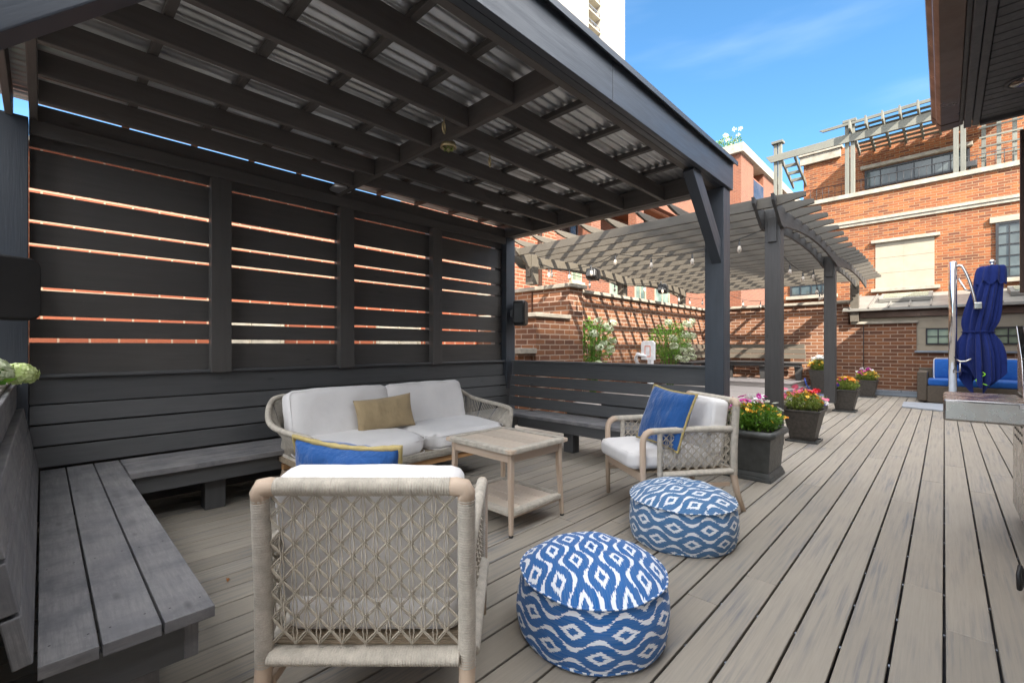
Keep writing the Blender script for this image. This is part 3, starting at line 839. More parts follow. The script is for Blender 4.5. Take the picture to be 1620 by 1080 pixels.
def window(parent, c, U, W, Hh, nx, nz, frame='iron', glass='glass', depth=0.08, sill='stone', lintel=True, out=None, bars=0.022, border=0.05):
    """casement window on a wall: c centre of the opening on the wall face, U along the wall, out the outward normal"""
    U = Vector(U).normalized(); out = Vector(out).normalized(); c = Vector(c)
    f = MB()
    for sgn in (-1, 1):
        f.frame(c + U * sgn * (W / 2 - border / 2) + out * 0.012, U, out, Z_, border / 2, 0.03, Hh / 2)
        f.frame(c + Z_ * sgn * (Hh / 2 - border / 2) + out * 0.012, U, out, Z_, W / 2 - border, 0.028, border / 2)
    for i in range(1, nx): f.frame(c + U * (-W / 2 + W * i / nx) + out * 0.01, U, out, Z_, bars / 2, 0.02, Hh / 2 - border)
    for i in range(1, nz): f.frame(c + Z_ * (-Hh / 2 + Hh * i / nz) + out * 0.01, U, out, Z_, W / 2 - border, 0.018, bars / 2)
    fo = f.build('window', frame, parent, 0, True)
    MB().frame(c - out * 0.004, U, out, Z_, W / 2 - 0.01, 0.01, Hh / 2 - 0.01).build('pane', glass, fo, 0, True)
    if sill: MB().frame(c - Z_ * (Hh / 2 + 0.052) + out * 0.05, U, out, Z_, W / 2 + 0.1, 0.07, 0.05).build('sill', sill, fo, 0.006, True)
    if lintel: MB().frame(c + Z_ * (Hh / 2 + 0.072) + out * 0.02, U, out, Z_, W / 2 + 0.1, 0.04, 0.07).build('lintel', sill, fo, 0.006, True)
    return fo

# pale brick building right behind the screen
b1 = thing('brick_building', 'sunlit pale orange brick building right behind the slatted screen', 'building', (-1, 8.5, 0))
MB().box((-14, 7.5, -0.42), (7.6, 12, 3.50), wall=True).box((7.602, 7.502, -0.42), (9.55, 12, 6.2), wall=True).build('wall', 'brickback', b1, 0, True)
MB().box((-14, 7.4, 3.502), (7.6, 7.8, 3.56)).build('coping', 'cap', b1, 0.01, True)
MB().box((8.76, 7.42, 0), (8.86, 7.498, 6.2)).build('downpipe', 'bronze', b1, 0.005, True)
for x in (2.15, 4.7): window(b1, (x, 7.495, 1.15), X_, 0.95, 1.0, 2, 2, 'cream', 'cap', out=-Y_, sill='cream')

# orange brick building with terrace, rotated slightly
FA = rad(-2.6)
fb = thing('brick_building', 'tall orange brick building with stone bands and an upper terrace', 'building', (16.1, 2.4, 0), FA)
MB().box((0, -7, -0.4), (6, 1.32, 5.45), wall=True).build('wall', 'brickorange', fb)
MB().box((1.3, -7, 5.45), (6, 1.02, 7.42), wall=True).build('upper_wall', 'brickorange', fb)
MB().box((-0.06, -7, 5.452), (1.29, 1.36, 5.57)).build('terrace_coping', 'cap', fb, 0.01)
MB().box((-0.07, -7, 4.70), (-0.002, 1.34, 4.78)).box((-0.045, -7, 4.62), (-0.002, 1.33, 4.697)).build('belt_course', 'cap', fb, 0.008)
MB().box((1.2, 0.0, 7.15), (1.298, 1.1, 7.42)).box((1.15, -0.05, 7.423), (1.5, 1.14, 7.50)).build('parapet_band', 'cap', fb, 0.008)
pn = MB()
for i in range(2):
    for k in range(3): pn.box((-0.014, -1.02 - 0.005 - i * 0.60 - 0.595, 2.79 + k * 0.42), (-0.002, -1.02 - i * 0.60, 2.79 + k * 0.42 + 0.415))
pn.build('stone_panel', 'cream', fb, 0.003)
MB().box((-0.09, -2.33, 4.05), (-0.003, -0.93, 4.13)).build('stone_lintel', 'cap', fb, 0.006)
MB().box((-0.09, -2.33, 2.70), (-0.003, -0.93, 2.785)).build('stone_lintel', 'cap', fb, 0.006)
OUT = Matrix.Rotation(FA, 3, 'Z') @ Vector((-1, 0, 0)); ALONG = Matrix.Rotation(FA, 3, 'Z') @ Y_
def fpt(x, y, z): return Matrix.Translation((16.1, 2.4, 0)) @ Matrix.Rotation(FA, 4, 'Z') @ Vector((x, y, z))
window(fb, fpt(-0.005, -3.86, 3.50), ALONG, 1.12, 1.34, 5, 5, out=OUT)
window(fb, fpt(-0.005, 0.50, 3.05), ALONG, 1.12, 0.62, 4, 2, out=OUT)
window(fb, fpt(1.295, -1.72, 6.25), ALONG, 2.25, 0.55, 6, 1, out=OUT, sill=None, lintel=False)
MB().box((1.15, -2.9, 6.56), (1.298, -0.5, 6.66)).build('window_hood', 'cap', fb, 0.01)
# terrace pergola
tp = thing('terrace_pergola', 'weathered timber pergola on the upper terrace of the orange building', 'pergola', (16.1, 2.4, 5.57), FA)
tp2 = lambda name, mb, bev=0.006: mb.build(name, 'terrace', tp, bev)
for y in (1.42, -0.44, -2.68):
    for dx, dy in ((-0.055, 0.065), (-0.055, -0.065)):
        tp2('post', MB().box((0.10 + dx - 0.05, y + dy - 0.05, 0.002), (0.10 + dx + 0.05, y + dy + 0.05, 2.05)))
    tp2('post_cap', MB().box((-0.08, y - 0.16, 2.052), (0.18, y + 0.16, 2.13)))
tp2('beam', MB().prism([(1.75, 1.70), (1.60, 1.48), (-4.5, 1.48), (-4.5, 1.70)], (-0.07, 0, 0), Y_, Z_, X_, 0.05))
tp2('beam', MB().prism([(0.2, 1.88), (0.12, 1.78), (-4.5, 1.78), (-4.5, 1.90)], (0.35, 0, 0), Y_, Z_, X_, 0.05))
tp2('beam', MB().prism([(0.3, 2.05), (0.2, 1.97), (-4.5, 1.97), (-4.5, 2.07)], (-0.07, 0, 0), Y_, Z_, X_, 0.05))
for i in range(9):
    y = -0.50 - i * 0.36
    tp2('rafter', MB().prism([(-0.30, 0.10), (-0.30, 0.34), (1.28, -0.02), (1.28, -0.2)], (0, y, 1.68), X_, Z_, Y_, 0.045))
for k in range(7):
    tp2('slat', MB().box((0.02 + k * 0.175, -3.5, 1.90 - k * 0.06), (0.165 + k * 0.175, -0.52, 1.925 - k * 0.06)), 0.003)
for dy in (0.0, -0.36):
    tp2('rafter', MB().prism([(0.0, 0.0), (0.0, 0.13), (1.28, -0.42), (1.28, -0.55)], (0, 1.28 + dy, 1.45), X_, Z_, Y_, 0.05))
for k in range(3):
    tp2('slat', MB().box((0.3 + k * 0.33, 0.96, 1.33 - k * 0.143), (0.36 + k * 0.33, 1.275, 1.43 - k * 0.143)), 0.003)
# terrace railing and trellis
rl = thing('terrace_railing', 'thin black iron railing along the upper terrace edge', 'railing', (16.1, 2.4, 5.57), FA)
MB().tube([(0.25, 1.2, 0.42), (0.25, -5, 0.42)], 0.012, 6).tube([(0.25, 1.2, 0.06), (0.25, -5, 0.06)], 0.01, 6).build('rail', 'iron', rl)
rb_ = MB()
for i in range(40): rb_.tube([(0.25, 1.2 - i * 0.155, 0.0), (0.25, 1.2 - i * 0.155, 0.42)], 0.007, 5)
rb_.build('balusters', 'iron', rl)
tr = MB()
for i in range(3): tr.box((0.35, -3.1 - i * 0.26 - 0.04, 0.0), (0.39, -3.1 - i * 0.26 + 0.04, 1.5))
for k in range(5): tr.box((0.325, -3.75, 0.35 + k * 0.24), (0.349, -3.02, 0.39 + k * 0.24))
t_ = tr.build('terrace_trellis', 'terrace', None, 0.003)
t_.matrix_world = Matrix.Translation((16.1, 2.4, 5.57)) @ Matrix.Rotation(FA, 4, 'Z') @ Matrix.Translation(t_.location)
tag(t_, 'small grey timber trellis at the right end of the upper terrace', 'trellis')
fl = MB().box((0.15, -2.98, 0.14), (0.35, -2.74, 0.28)).box((0.24, -2.88, 0.0), (0.27, -2.84, 0.14)).build('terrace_floodlight', 'black', None, 0.01)
fl.matrix_world = Matrix.Translation((16.1, 2.4, 5.57)) @ Matrix.Rotation(FA, 4, 'Z') @ Matrix.Translation(fl.location)
tag(fl, 'black floodlight on the terrace edge beside the trellis', 'floodlight')

# lean-to with metal roof, skylights and small windows
ln = thing('lean_to_building', 'low cream stone lean-to with metal roof behind the blue umbrella', 'building', (14.6, -0.6, 0))
MB().box((14.26, -4.5, 1.10), (16.2, 1.72, 1.24)).box((14.258, -4.5, 1.62), (16.2, 1.72, 2.04)).box((14.262, 0.30, 1.242), (16.2, 0.47, 1.618)).box((14.262, -0.75, 1.242), (16.2, -0.12, 1.618)).box((14.262, -4.5, 1.242), (16.2, -1.45, 1.618)).build('wall', 'cream', ln, 0.004, True)
MB().box((14.19, -4.5, 1.90), (14.256, 1.75, 2.05)).box((14.0, -4.5, 2.052), (14.25, 1.78, 2.12)).build('eave', 'bronze', ln, 0.01, True)
rf = MB().add([(13.97, -4.5, 2.125), (13.97, 1.85, 2.125), (16.15, 1.85, 2.64), (16.15, -4.5, 2.64)], [(3, 2, 1, 0)])
rf.add([(13.97, -4.5, 2.07), (13.97, 1.85, 2.07), (13.97, 1.85, 2.125), (13.97, -4.5, 2.125)], [(0, 1, 2, 3)])
for i in range(17):
    y = 1.7 - i * 0.37
    rf.beam((13.96, y, 2.14), (16.12, y, 2.653), 0.025, 0.035)
rfo = rf.build('roof', 'leadroof', ln, 0, True)
sdir = Vector((2.18, 0, 0.515)).normalized(); snn = Vector((-0.515, 0, 2.18)).normalized()
for yc in (0.70, -1.55):
    c = Vector((15.1, yc, 2.125 + 1.13 * 0.2362)) + snn * 0.06
    MB().frame(c, Y_, sdir, snn, 0.5, 0.42, 0.05).build('skylight', 'leadroof', ln, 0.01, True)
    MB().frame(c + snn * 0.054, Y_, sdir, snn, 0.42, 0.34, 0.004).build('skylight_pane', 'glassgreen', ln, 0, True)
window(ln, (14.27, 0.10, 1.43), Y_, 0.42, 0.375, 2, 2, out=-X_, sill=None, lintel=False, glass='glassgreen', border=0.03)
window(ln, (14.27, -1.10, 1.43), Y_, 0.68, 0.375, 3, 2, out=-X_, sill=None, lintel=False, glass='glassgreen', border=0.03)
MB().box((14.15, -2.2, 1.055), (14.256, 0.50, 1.098)).build('sill', 'flash', ln, 0.005, True)

# red brick apartment house with balconies behind the pergola
r1 = thing('apartment_building', 'red brick apartment house with wood lined balconies behind the pergola', 'building', (18, 11, 0))
MB().box((10.2, 9.5, -0.42), (26.35, 9.8, 5.0), wall=True).box((10.2, 9.5, 7.6), (26.35, 9.8, 9.0), wall=True).box((10.2, 11.6, 5.0), (26.35, 12, 7.6), wall=True).build('wall', 'brickred', r1, 0, True)
for x in (14.4, 17.8, 21.9):
    MB().box((x - 0.32, 9.44, 5.0), (x + 0.32, 9.82, 7.6), wall=True).build('brick_column', 'brickred', r1, 0, True)
MB().box((10.2, 9.82, 7.5), (26.3, 11.6, 7.598)).build('balcony_soffit', 'soffitwood', r1, 0, True)
MB().box((10.2, 9.48, 7.35), (13.9, 9.498, 7.598)).box((10.2, 9.46, 6.3), (13.9, 9.499, 6.5)).build('stone_band', 'cream', r1, 0, True)
MB().box((10.2, 9.45, 6.5), (13.3, 9.52, 7.34), wall=True).build('brick_bay', 'brickred', r1, 0, True)
mb = MB()
for i in range(26):
    mb.tube([(13.2 + i * 0.06, 9.5, 6.1), (13.2 + i * 0.06 + 0.4, 9.5, 7.0)], 0.012, 4)
    mb.tube([(13.2 + i * 0.06 + 0.4, 9.5, 6.1), (13.2 + i * 0.06, 9.5, 7.0)], 0.012, 4)
mb.build('mesh_railing', 'iron', r1, 0, True)
window(r1, (15.6, 11.59, 6.3), X_, 1.2, 2.2, 2, 1, 'bronze', 'glassred', out=-Y_, sill=None, lintel=False)
for (x, z, w_, h_) in ((16.05, 3.62, 1.25, 1.35), (17.9, 3.7, 0.95, 1.3), (20.0, 3.75, 1.5, 1.1), (13.2, 3.9, 0.6, 0.8)):
    window(r1, (x, 9.495, z), X_, w_, h_, 2, 1, 'cream', 'glassgreen', out=-Y_, sill='cream', lintel=False)
r2_ = thing('apartment_building', 'tall red brick wing with a roof planter rising above the pergola', 'building', (32, 10, 0))
MB().box((26.4, 8.0, -0.42), (42, 14, 10.4), wall=True).box((26.4, 8.0, 10.4), (28.6, 14, 11.75), wall=True).box((30.6, 8.0, 10.4), (42, 14, 11.75), wall=True).box((28.6, 8.8, 10.4), (30.6, 14, 11.75), wall=True).build('wall', 'brickred', r2_, 0, True)
MB().box((26.2, 7.82, 11.753), (42, 14, 12.25)).build('parapet', 'cap', r2_, 0.02, True)
MB().box((28.62, 8.02, 10.9), (30.58, 8.79, 11.0)).build('balcony_soffit', 'soffitwood', r2_, 0, True)
MB().box((28.7, 8.78, 9.3), (30.5, 8.80, 10.88)).build('pane', 'glassred', r2_, 0, True)
MB().box((28.6, 7.99, 9.1), (30.6, 8.02, 10.9)).build('opening', 'glassred', r2_, 0, True)

# cream tower
tw = thing('tower_block', 'cream concrete tower block with a recessed column of balconies far behind', 'tower', (85, 75, 0))
MB().box((60, 60, -0.42), (88.4, 95, 150)).box((93.6, 60, -0.42), (105, 95, 150)).box((88.38, 63.5, -0.42), (93.62, 95, 150)).build('shaft', 'tower', tw, 0, True)
for i in range(40):
    z = 36 + i * 3.4
    if z < 146:
        s_ = MB().box((88.42, 60.1, z), (93.58, 63.48, z + 0.35)).build('balcony', 'towerdark', tw, 0, True)
        rm = MB().box((88.42, 60.1, z + 1.25), (93.58, 60.2, z + 1.35))
        for q in range(9): rm.box((88.5 + q * 0.62, 60.12, z + 0.36), (88.56 + q * 0.62, 60.18, z + 1.25))
        rm.build('railing', 'flash', s_, 0, True)
MB().box((88.41, 60.3, 30), (88.7, 63.4, 149)).box((69, 59.9, 30), (75.6, 59.99, 149)).build('red_panel', 'redpaint', tw, 0, True)
jn = MB()
for i in range(36): jn.box((60, 59.955, 36 + i * 3.4), (105, 59.997, 36.16 + i * 3.4))
[jn.box((61 + i * 1.9, 59.96, 30), (61.07 + i * 1.9, 59.998, 149)) for i in range(23) if not 88 < 61 + i * 1.9 < 94]
jn.build('floor_joint', 'towerdark', tw, 0, True)

# house behind and right of the camera: eave with soffit, gutter, recessed lamp
hs = thing('house', 'dark house eave with bronze gutter and slatted soffit at the upper right', 'house', (2, -1, 0))
MB().box((-9, -7, -0.42), (5.0, -0.72, 3.44)).box((5.002, -7, -0.42), (14.1, -1.3, 4.35)).build('wall', 'siding', hs, 0, True)
MB().box((-25.79, -52, -0.42), (-16.8, -40, 44.3)).box((-42, -52, -0.42), (-25.8, -40.01, 46.6)).build('added_shade_block', 'siding', hs, 0, True)  # unseen tall block, added to cast the terrace's shade; no part of the house
so_ = MB()
for i in range(104):
    x0 = -5 + i * 0.0985
    if x0 < 5.22: so_.box((x0 + 0.004, -0.70, 3.02), (x0 + 0.0935, -0.21, 3.04))
so_.box((-5, -0.72, 3.05), (5.24, -0.1, 3.07))
so_.build('soffit', 'soffit', hs, 0.003, True, 1)
MB().box((-5, -0.205, 3.0), (5.27, -0.165, 3.05)).box((-5, -0.160, 2.995), (5.27, -0.115, 3.06)).box((5.24, -0.72, 2.99), (5.28, -0.207, 3.06)).build('soffit_trim', 'soffit', hs, 0.004, True)
MB().box((-5, -0.112, 3.03), (5.27, -0.09, 3.2)).build('fascia', 'soffit', hs, 0.003, True)
gp = [(-0.088, 3.16), (-0.088, 3.035), (0.02, 3.03), (0.045, 3.06), (0.05, 3.09), (0.075, 3.12), (0.08, 3.16)]
MB().prism(gp, (-5, 0, 0), Y_, Z_, X_, 10.17).build('gutter', 'bronze', hs, 0.003, True)
MB().prism([(q[0] * 1.03, q[1] if i not in (1, 2) else q[1] - 0.004) for i, q in enumerate(gp)], (5.175, 0, 0), Y_, Z_, X_, 0.12).build('gutter_end', 'bronze', hs, 0.003, True)
lc = (4.66, -0.405)
dl = MB().lathe([(0.105, 0.0), (0.108, -0.006), (0.085, -0.008), (0.08, 0.0)], (lc[0], lc[1], 3.019), 28).build('downlight', 'soffit', hs, 0, True)
MB().lathe([(0.078, -0.005), (0.05, 0.0), (0.02, 0.002), (0.001, 0.003)], (lc[0], lc[1], 3.016), 24).build('reflector', 'steel', dl, 0, True)
MB().box((-9.1, -7.1, 3.45), (5.3, -0.72, 3.5)).build('roof', 'leadroof', hs, 0, True)
fw = MB().beam((5.33, -0.455, 1.62), (5.33, -0.455, 2.90), 0.03, 0.05).beam((5.33, -0.475, 2.885), (5.33, -0.95, 2.885), 0.05, 0.03).build('casement_frame', 'bronze', hs, 0.003, True)
MB().box((5.322, -0.95, 1.62), (5.338, -0.472, 2.868)).build("casement_pane", "glassred", fw, 0, True)

# ================================================================== SOFT SHAPES
def cushion(w, d, h, n=12, bulge=0.02, r=0.035, mat='white', name='cushion', parent=None, loc=(0, 0, 0), rot=(0, 0, 0), seed=0, piping=True, corner=0.0, wrinkle=0.006):
    """box cushion with soft rounded edges, puffed faces, seams and slight unevenness; centre at loc"""
    bm = bmesh.new()
    bmesh.ops.create_cube(bm, size=1)
    bmesh.ops.subdivide_edges(bm, edges=bm.edges[:], cuts=n, use_grid_fill=True)
    rr = random.Random(seed); ofs = Vector((rr.uniform(0, 50), rr.uniform(0, 50), rr.uniform(0, 50)))
    for v in bm.verts:
        p = Vector((v.co.x * w, v.co.y * d, v.co.z * h))
        q = Vector((max(-w / 2 + r, min(w / 2 - r, p.x)), max(-d / 2 + r, min(d / 2 - r, p.y)), max(-h / 2 + r, min(h / 2 - r, p.z))))
        dd = p - q
        if dd.length > 1e-6: p = q + dd.normalized() * min(r, dd.length)
        ex = (1 - (2 * v.co.x) ** 2); ey = (1 - (2 * v.co.y) ** 2); ez = (1 - (2 * v.co.z) ** 2)
        p.z += math.copysign(bulge, v.co.z) * (ex * ey) ** 0.6 * abs(2 * v.co.z)
        p.x += math.copysign(bulge * 0.5, v.co.x) * (ez * ey) ** 0.7 * abs(2 * v.co.x)
        p.y += math.copysign(bulge * 0.5, v.co.y) * (ez * ex) ** 0.7 * abs(2 * v.co.y)
        if corner: 
            k = (abs(2 * v.co.x) ** 4) * (abs(2 * v.co.y) ** 4); p.y -= math.copysign(corner * k, v.co.y) * 0.5; p.x -= math.copysign(corner * k, v.co.x) * 0.5
        nz = noise.noise(p * 6 + ofs); nz2 = noise.noise(Vector((p.x * 22, p.y * 22, p.z * 7)) + ofs)
        nrm = Vector((v.co.x, v.co.y, v.co.z)).normalized()
        p += nrm * (nz * wrinkle + nz2 * wrinkle * 0.35)
        v.co = p
    me = bpy.data.meshes.new(name); bm.to_mesh(me); bm.free()
    for pl_ in me.polygons: pl_.use_smooth = True
    me.materials.append(M[mat])
    o = bpy.data.objects.new(name, me); C.objects.link(o)
    o.parent = parent; o.location = loc; o.rotation_euler = rot
    if piping:
        mb = MB()
        a, b = w / 2 - r * 0.32, d / 2 - r * 0.32
        for s in (-1, 1):
            z = s * (h / 2 - r * 0.30)
            pts = []
            for cx, cy, a0 in ((1, 1, 0), (-1, 1, 90), (-1, -1, 180), (1, -1, 270)):
                for k in range(5):
                    t = rad(a0 + 22.5 * k); cr = r + corner * 0.5
                    pts.append((cx * (a - cr) + cr * math.cos(t), cy * (b - cr) + cr * math.sin(t), z))
            mb.tube(pts, 0.0035, 5, closed=True)
        mb.build('piping', mat, o)
    return o
def pillow(w, hgt, th, mat, name, parent=None, loc=(0, 0, 0), rot=(0, 0, 0), n=26, seed=0, edge=None, edge_r=0.008, sag=0.0, wr=0.012):
    """throw pillow standing in its own xz plane: pinched corners, puffed middle"""
    mb = MB(); rr = random.Random(seed); ofs = Vector((rr.uniform(0, 50), 0, rr.uniform(0, 50)))
    def P(i, k, s):
        u = 2 * i / n - 1; v = 2 * k / n - 1
        e = max(0.0, (1 - u ** 2) * (1 - v ** 2))
        x = u * w / 2 * (1 - 0.10 * (1 - v * v) * abs(u) ** 3 * 0.6); z = v * hgt / 2 * (1 - 0.12 * (1 - u * u) * abs(v) ** 3 * 0.7)
        y = s * th / 2 * e ** 0.42
        rp = noise.noise(Vector((x * 9, s * 3, z * 9)) + ofs) * wr + noise.noise(Vector((u * 9 + v * 3, s * 5, v * 2.5)) + ofs) * wr * 0.6
        y += s * rp * min(1, e * 4)
        z -= sag * (1 - u * u) * (v + 1) / 2
        return (x, y, z)
    vs = []
    for s in (-1, 1):
        for i in range(n + 1):
            for k in range(n + 1): vs.append(P(i, k, s))
    fs = []; N = (n + 1) ** 2
    for i in range(n):
        for k in range(n):
            a = i * (n + 1) + k
            fs.append((a, a + n + 1, a + n + 2, a + 1)); fs.append((N + a, N + a + 1, N + a + n + 2, N + a + n + 1))
    mb.add(vs, fs, None, 0, 0.5, True)
    o = mb.build(name, mat, parent) if parent is not None else mb.build(name, mat)
    o.location = loc; o.rotation_euler = rot
    if edge:
        pts = [P(i, 0, 0) for i in range(n)] + [P(n, k, 0) for k in range(n)] + [P(n - i, n, 0) for i in range(n)] + [P(0, n - k, 0) for k in range(n)]
        off = (0, 0, 0) if parent is not None else tuple(-q for q in o_off(mb))
        mb2 = MB().tube([(p[0] + off[0], p[1] + off[1], p[2] + off[2]) for p in pts], [edge_r * random.uniform(0.8, 1.2) for _ in pts], 7, closed=True)
        mb2.build('fringe', edge, o)
    return o
def o_off(mb):
    xs = [q[0] for q in mb.v]; ys = [q[1] for q in mb.v]; zs = [q[2] for q in mb.v]
    return ((min(xs) + max(xs)) / 2, (min(ys) + max(ys)) / 2, min(zs))

def lattice(mb, O, U, V, W, H, nc, nr, r=0.0021, curve=None):
    """knotted cord lattice: two diagonal sets, knots at the crossings and slack vertical pairs behind"""
    O, U, V = Vector(O), Vector(U), Vector(V); Nn = U.cross(V).normalized()
    cw, chh = W / nc, H / nr
    def pt(i, j, e=0.0):
        return O + U * (i * cw / 2) + V * (j * chh / 2) + Nn * e
    rs = random.Random(5); jit = {}
    def J(i, j):
        if (i, j) not in jit:
            k = 0.0022 if 0 < i < 2 * nc and 0 < j < 2 * nr else 0
            jit[(i, j)] = U * rs.uniform(-k, k) + V * rs.uniform(-k, k) + Nn * rs.uniform(-k, k) * 0.5
        return jit[(i, j)]
    for i in range(2 * nc + 1):
        for j in range(2 * nr + 1):
            if (i + j) % 2: continue
            for di in (1, -1):
                a, b = i + di, j + 1
                if 0 <= a <= 2 * nc and b <= 2 * nr:
                    p, q = pt(i, j) + J(i, j), pt(a, b) + J(a, b)
                    for sgn in (-1, 1):
                        o_ = (q - p).cross(Nn).normalized() * (r * 0.85 * sgn) + Nn * (0.001 * sgn * di)
                        mid = (p + q) / 2 + o_ * 1.5
                        mb.tube([p + o_, mid, q + o_], r * 0.85, 5, cap=False)
            if 0 < i < 2 * nc and 0 < j < 2 * nr:
                c = pt(i, j, 0.003) + J(i, j)
                for kx in (-1, 1):
                    mb.tube([c - U * 0.0075 - V * 0.006 * kx, c + Nn * 0.004, c + U * 0.0075 + V * 0.006 * kx], [r * 1.2, r * 1.9, r * 1.2], 5)
            # vertical pairs
            if j + 2 <= 2 * nr and 0 < i < 2 * nc:
                p, q = pt(i, j, -0.004), pt(i, j + 2, -0.004)
                for sgn in (-1, 1):
                    mb.tube([p + U * 0.002 * sgn, (p + q) / 2 + U * 0.0065 * sgn, q + U * 0.002 * sgn], r * 0.72, 4, cap=False)
    return mb

# ================================================================== ROPE ARMCHAIRS
def make_chair():
    t = thing('rope_armchair', 'tan rope armchair', 'armchair', (0, 0, 0), 0, 'rope armchairs round the table')
    xr = 0.296
    for s in (-1, 1):
        MB().tube([(s * xr, -0.085, 0.0), (s * xr, -0.03, 0.14), (s * xr, 0.0, 0.27), (s * xr, 0.0, 0.30)], [0.016, 0.021, 0.025, 0.025], 12).build('leg', 'teak', t)
        MB().tube([(s * xr, 0.71, 0.0), (s * xr, 0.715, 0.30), (s * xr, 0.715, 0.53), (s * xr, 0.708, 0.566), (s * xr, 0.69, 0.59), (s * xr, 0.665, 0.604), (s * xr, 0.635, 0.608)], [0.015, 0.021, 0.022, 0.023, 0.024, 0.024, 0.023], 12).build('leg', 'teak', t)
        MB().wrap([(s * xr, 0.0, 0.272), (s * xr, -0.004, 0.5), (s * xr, -0.022, 0.765)], 0.0265, seg=12).build('back_post', 'rope', t)
        MB().wrap([(s * xr, 0.02, 0.604), (s * xr, 0.3, 0.609), (s * xr, 0.655, 0.607)], 0.0235, seg=12).build('armrest', 'rope', t)
        MB().wrap([(s * xr, 0.585, 0.29), (s * xr, 0.585, 0.595)], 0.019, seg=10).build('arm_post', 'rope', t)
        MB().wrap([(s * xr, 0.02, 0.30), (s * xr, 0.57, 0.30)], 0.036, seg=10, flat=0.62).build('side_rail', 'rope', t)
        m = MB(); lattice(m, (s * xr, 0.03, 0.328), (0, 1, 0), (0, 0, 1), 0.54, 0.26, 8, 4, 0.0024); m.build('side_lattice', 'cord', t)
        MB().tube([(s * xr, -0.022, 0.755), (s * xr, -0.025, 0.782), (s * (xr - 0.006), -0.025, 0.795), (s * (xr - 0.03), -0.025, 0.799), (s * (xr - 0.05), -0.025, 0.799)], [0.0245, 0.0265, 0.0275, 0.027, 0.0245], 14).build('corner_joint', 'teak', t)
        MB().beam((s * (xr - 0.005), 0.03, 0.205), (s * (xr - 0.005), 0.70, 0.215), 0.02, 0.03).build('stretcher', 'teak', t, 0.004)
    MB().wrap([(-xr + 0.045, -0.025, 0.799), (0, -0.027, 0.799), (xr - 0.045, -0.025, 0.799)], 0.0265, seg=12).build('top_rail', 'rope', t)
    MB().wrap([(-xr + 0.02, 0.0, 0.30), (xr - 0.02, 0.0, 0.30)], 0.040, seg=10, flat=0.5).build('back_rail', 'rope', t)
    m = MB(); lattice(m, (xr - 0.025, 0.0, 0.335), (-1, 0, 0), Vector((0, -0.05, 1)).normalized(), 2 * xr - 0.05, 0.445, 8, 6, 0.0027); m.build('back_lattice', 'cord', t)
    MB().beam((-xr, 0.70, 0.283), (xr, 0.70, 0.283), 0.03, 0.06).build('front_rail', 'teak', t, 0.006)
    m = MB()
    for i in range(46): m.beam((-xr + 0.02, 0.03 + i * 0.0148, 0.318), (xr - 0.02, 0.03 + i * 0.0148, 0.318), 0.011, 0.006)
    m.build('seat_webbing', 'ropedk', t)
    cushion(0.545, 0.735, 0.125, 12, 0.02, 0.04, 'white', 'seat_cushion', t, (0, 0.43, 0.392), (rad(1.5), 0, 0), 1)
    cushion(0.56, 0.40, 0.14, 14, 0.016, 0.032, 'white', 'back_cushion', t, (-0.01, 0.118, 0.612), (rad(98), 0, 0), 2)
    return t
c1 = make_chair()
A1 = math.atan2(0.693, 0.722)
mid = Vector((0.6295, 1.1995, 0))
ang = math.atan2(0.451, 0.433)                        # facing away from the camera
c1.location = Vector((0.640, 1.205, -0.0)) + Vector((math.cos(rad(43.8)), math.sin(rad(43.8)), 0)) * 0.02
c1.rotation_euler = (0, 0, rad(43.8) - PI / 2)
c1['label'] = 'near rope armchair seen from behind, its knotted back towards the viewer'
fdir = Vector((-0.824, 0.567, 0)); wdir = Vector((0.567, 0.824, 0))
p2_ = Vector((3.47, 1.10, 0)) + wdir * 0.30 - fdir * 0.0
c2 = dup(c1, p2_, math.atan2(fdir.y, fdir.x) - PI / 2, 'rope armchair on the right holding a blue pillow, beside the dark planter')
pb2 = pillow(0.42, 0.43, 0.16, 'blue', 'throw_pillow', None, seed=4, edge='gold', edge_r=0.009)
tag(pb2, 'royal blue square pillow with gold edging on the right armchair', 'pillow', 'blue throw pillows')

# ================================================================== SOFA
sf = thing('rope_sofa', 'two seat rope sofa with pale cushions and flared woven arms', 'sofa', (2.22, 3.45, 0))
sw = lambda name, mb, mat, bev=0: mb.build(name, mat, sf, bev, True)
sw('base_rail', MB().beam((1.32, 3.09, 0.245), (3.14, 3.09, 0.245), 0.04, 0.05), 'teakorange', 0.006)
sw('base_rail', MB().beam((1.32, 3.80, 0.245), (3.14, 3.80, 0.245), 0.04, 0.05), 'teakorange', 0.006)
for x, dx in ((1.36, -0.06), (3.10, 0.06)):
    for y, dy in ((3.10, -0.04), (3.80, 0.06)):
        sw('leg', MB().tube([(x + dx, y + dy, 0), (x, y, 0.27)], [0.017, 0.024], 10), 'teak')
m = MB()
for k in range(3): m.wrap([(1.30, 3.06, 0.285 + k * 0.021), (3.16, 3.06, 0.285 + k * 0.021)], 0.0125, 0.012, 7, amp=0.003)
for i in range(150): m.tube([(1.30 + i * 0.0124, 3.045, 0.275), (1.307 + i * 0.0124, 3.043, 0.305), (1.30 + i * 0.0124, 3.045, 0.34)], 0.0035, 4)
sw('woven_seat_rail', m, 'rope')
sw('seat_deck', MB().box((1.30, 3.07, 0.29), (3.16, 3.85, 0.33)), 'ropedk', 0.004)
def armcurve(s):
    cx = 2.23
    P = [(0.86, 3.93, 0.79), (0.93, 3.93, 0.77), (0.985, 3.87, 0.71), (1.03, 3.74, 0.645), (1.06, 3.55, 0.612), (1.05, 3.34, 0.597), (1.015, 3.18, 0.588), (0.985, 3.105, 0.578), (0.965, 3.075, 0.55), (0.945, 3.065, 0.47), (0.915, 3.065, 0.30)]
    return [Vector((cx + s * a, b, c)) for a, b, c in P]
